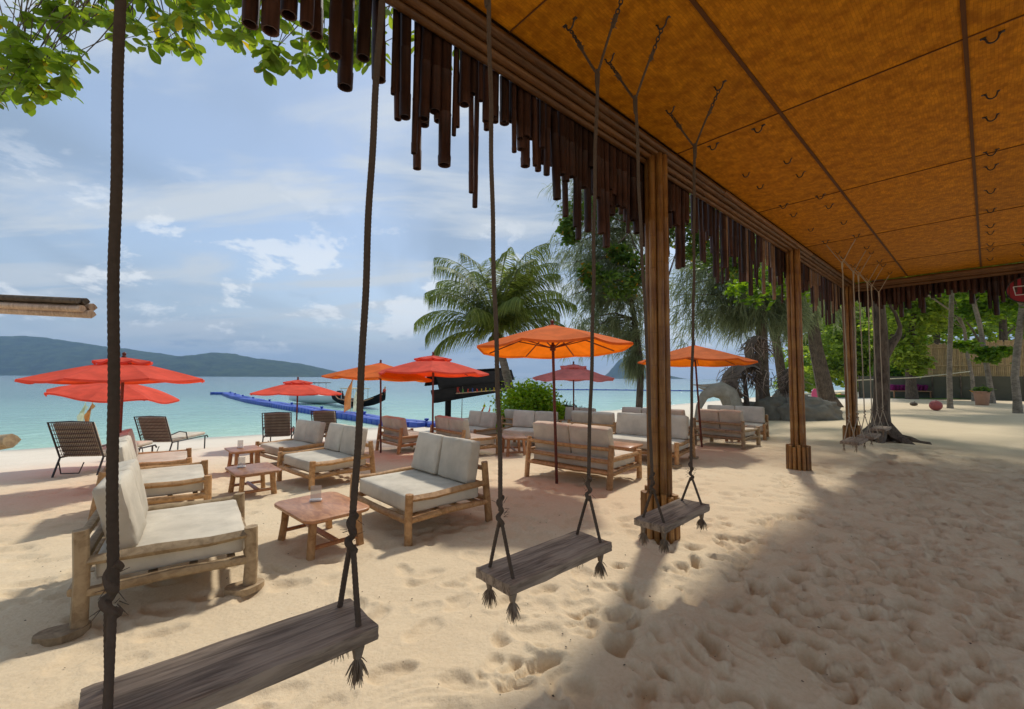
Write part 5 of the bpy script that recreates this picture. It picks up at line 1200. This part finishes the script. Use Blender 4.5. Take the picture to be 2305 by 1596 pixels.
def statue():
    Y = 19.5; p = at_depth(1615, 925, Y); b = on_ground(p.x, p.y); t = thing('stone_statue', 'pale stone animal statue arching on two legs near the water', 'statue', b); inv = Matrix.Translation(Vector(b)).inverted()
    def pts(l): return [np.array(at_depth(x, y, Y)) for x, y in l]
    o = MB().tube(pts(((1568, 945), (1574, 915), (1584, 892), (1600, 880), (1622, 878), (1640, 888), (1648, 912), (1656, 945))), [.10, .12, .17, .24, .33, .36, .34, .36], 16, True, .04, 3, 1.2).build('body', M_stone, t); o.matrix_parent_inverse = inv
    o = MB().tube(pts(((1620, 868), (1600, 868), (1580, 868), (1560, 866))), [.14, .09, .06, .02], 10, True, .05, 3).build('head', M_stone, t); o.matrix_parent_inverse = inv
    o = MB().tube(pts(((1592, 876), (1580, 874), (1570, 870))), [.08, .06, .01], 8, True, .05, 3).build('fin', M_stone, t); o.matrix_parent_inverse = inv
statue()
def driftwood(px, py, Y, w, h, label, seed, pale=.3):
    rng = np.random.default_rng(seed); p = at_depth(px, py, Y); b = on_ground(p.x, p.y); t = thing('driftwood_figure', label, 'sculpture', b, 0); zc = p.z - b.z
    # curved shell of woven wood
    n, m = 18, 10; V = []
    for i in range(n):
        a = R(35) + R(200) * i / (n - 1)
        for j in range(m): bt = -1 + 2 * j / (m - 1); V.append((w * .5 * math.cos(a) * (1 - .2 * bt * bt), bt * w * .45, zc + h * .5 * math.sin(a) * (1 - .25 * bt * bt) + rng.normal() * .02))
    MB().add(V, [(i * m + j, (i + 1) * m + j, (i + 1) * m + j + 1, i * m + j + 1) for i in range(n - 1) for j in range(m - 1)]).build('hood', M_twig, t)
    for mt, cnt, nm in ((M_twig, 220, 'dark_twigs'), (M_twig_pale, int(220 * pale), 'pale_twigs')):
        mb = MB()
        for k in range(cnt):
            a = rng.uniform(R(0), R(230)); rr = rng.uniform(.55, 1.0); q = np.array([w * .5 * math.cos(a) * rr, rng.normal() * w * .3, zc + h * .5 * math.sin(a) * rr]); d = rng.normal(size=3) * .5 + [.15, 0, -.8]; d /= np.linalg.norm(d); L = h * rng.uniform(.2, .5); mid = q + d * L * .5 + rng.normal(size=3) * .05
            mb.tube([q, mid, q + d * L], [.018, .014, .006], 4, False)
        mb.build(nm, mt, t)['kind'] = 'stuff'
    MB().tube([(.1, 0, -.2), (.12, .05, zc * .6), (.02, 0, zc + h * .2)], [.16, .12, .08], 8, True, .15, seed).build('stem', M_twig, t)
driftwood(1674, 862, 20, 1.7, 1.9, 'rounded driftwood figure with dark hood beside the stone statue', 5, .5)
driftwood(1703, 790, 21, .95, 1.5, 'tall driftwood figure with narrow hood against the thick casuarina trunk', 6, .4)
driftwood(1778, 860, 20.5, .7, 1.3, 'pale twig figure right beside the second bamboo post', 7, 1.2)
def rattan_bench():
    p = at_depth(1258, 930, 17); b = on_ground(p.x, p.y); t = thing('rattan_bench', 'dark woven rattan bench with rounded back behind the daybeds', 'bench', b, R(-8)); rng = np.random.default_rng(3)
    mb = MB(); V = []; n, m = 26, 8
    for i in range(n):
        u = i / (n - 1) * 2 - 1
        for j in range(m): v = j / (m - 1); V.append((u * .95, .25 * (1 - u * u) - .1 * v, .35 + v * (.62 - .22 * abs(u) ** 3) + rng.normal() * .012))
    MB().add(V, [(i * m + j, (i + 1) * m + j, (i + 1) * m + j + 1, i * m + j + 1) for i in range(n - 1) for j in range(m - 1)]).build('backrest', M_wicker, t)
    for k in range(260):
        u = rng.uniform(-1, 1); v = rng.uniform(0, 1); q = np.array([u * .95, .22 * (1 - u * u) - .14, .35 + v * (.62 - .22 * abs(u) ** 3)]); d = rng.normal(size=3) * [.12, .03, .12]; mb.tube([q - d, q + [0, -.02, 0], q + d], .012, 4, False)
    mb.build('woven_canes', M_twig, t)['kind'] = 'stuff'
    MB().rbox((0, -.25, .36), (1.8, .6, .12), .04, 3).build('seat', M_wicker, t)
    for x in (-.8, .8):
        for y in (-.5, .1): MB().tube([(x, y, -.1), (x, y, .34)], .035, 6).build('leg', M_wicker, t)
rattan_bench()
def misc():
    Y = 30; p = at_depth(1836, 893, Y); b = on_ground(p.x, p.y); t = thing('pink_board', 'upright pink surfboard leaning by the casuarina roots', 'surfboard', b, 0)
    out = [(.34 * math.sin(u * math.pi) ** .6 * s, u * 1.25) for s, us in ((1, np.linspace(0.02, .98, 10)), (-1, np.linspace(.98, .02, 10))) for u in us]
    m = MB(); n = len(out); V = [(x, y, z) for y in (-.03, .03) for x, z in out]; m.add([(x, y - .25 * (1 - z), z - .05) for x, y, z in V], [tuple(range(n))[::-1], tuple(range(n, 2 * n))] + [(j, (j + 1) % n, (j + 1) % n + n, j + n) for j in range(n)]); m.build('board', M_pink, t)
    MB().box((0, .02, .15), (.03, .14, .12)).build('fin', M_white, t, False)
    for k, (px, mt, lb) in enumerate(((1878, M_letters[2], 'small yellow kayak pulled up on the sand by the casuarina'), (1897, M_letters[1], 'small green kayak pulled up beside the yellow one'))):
        p = GP(px, 893 + k * 2); t = thing('kayak', lb, 'kayak', p, R(20)); V, f = hull(2.3, .6, .28, .12); MB().add(V, f).build('hull', mt, t); MB().lathe([(.2, .25), (.24, .29), (.2, .33), (.16, .29)], 14).build('cockpit_rim', M_letters[0], t)
    # bamboo frame reaching in from the side
    Y = 4.3; a = at_depth(206, 695, Y); t = thing('bamboo_swing_frame', 'bleached bamboo beam end and log arm rail of a neighbouring frame', 'frame', on_ground(a.x - 2.2, Y), 0); inv = Matrix.Translation(t.location).inverted()
    def add(name, pts, rad, mat, n=9): o = MB().tube(pts, rad, n, True, .05, 3).build(name, mat, t); o.matrix_parent_inverse = inv
    e = Vector((-2.6, .35, .13))
    for k, (dy, dz, r, mt) in enumerate(((0, -.055, .042, M_bleached), (.03, .02, .04, M_bleached), (-.05, -.01, .035, M_bleached), (.0, .075, .034, M_bark), (-.06, .07, .03, M_bark))):
        p = a + Vector((0 - .02 * k, dy, dz)); add('beam_pole', [p, p + e * .5 + Vector((0, 0, .01)), p + e], r, mt)
    q = at_depth(25, 992, Y); add('arm_rail', [q, q + Vector((-.4, .05, -.06)), q + Vector((-1.0, .1, -.1))], [.07, .085, .085], M_wood_grey)
    x = a.x - 1.9; add('post', [(x, Y + .3, -.4), (x, Y + .28, 1.5), (x, Y + .25, 2.9)], [.10, .09, .085], M_bleached)
    # dry leaves, twig bits and shell crumbs trodden into the sand
    rng = np.random.default_rng(77); m = MB(); n = 0
    while n < 620:
        x, y = rng.uniform(-4.5, 7.5), rng.uniform(1.6, 9.5)
        if rng.random() > 2.5 / max(2.5, y): continue
        n += 1; z = sand_z(x, y) + .006; s = rng.uniform(.003, .011) * (1 if rng.random() < .95 else 1.5); a = rng.uniform(0, 6.28); c, sn = math.cos(a) * s, math.sin(a) * s; k = rng.uniform(.25, .9)
        m.add([(x - c, y - sn, z), (x + sn * k, y - c * k, z + s * .5), (x + c, y + sn, z + s * .3), (x - sn * k, y + c * k, z + s * .1)], [(0, 1, 2, 3)])
    tag(m.build('sand_litter', M_bark, None, False), 'dry leaf crumbs and twig bits scattered over the sand', 'litter', None, 'stuff')
misc()
# ---------------------------------------------------------------- haze over the water
def build_haze():
    m = MB(); m.box((0, 0, 0), (2, 2, 2)); o = m.build('haze', None, None, False, (0, 500, 190)); o.scale = (6600, 7100, 200); o['kind'] = 'stuff'
    mt = bpy.data.materials.new('haze_air'); mt.use_nodes = True; N = mt.node_tree.nodes; N.clear(); out = N.new('ShaderNodeOutputMaterial'); v = N.new('ShaderNodeVolumePrincipled')
    v.inputs['Color'].default_value = (.40, .64, 1.0, 1); v.inputs['Density'].default_value = HAZE; v.inputs['Anisotropy'].default_value = .0
    mt.node_tree.links.new(v.outputs[0], out.inputs['Volume']); o.data.materials.append(mt)
    tag(o, 'thin bluish sea haze over the bay', 'haze')
HAZE = .00016
build_haze()
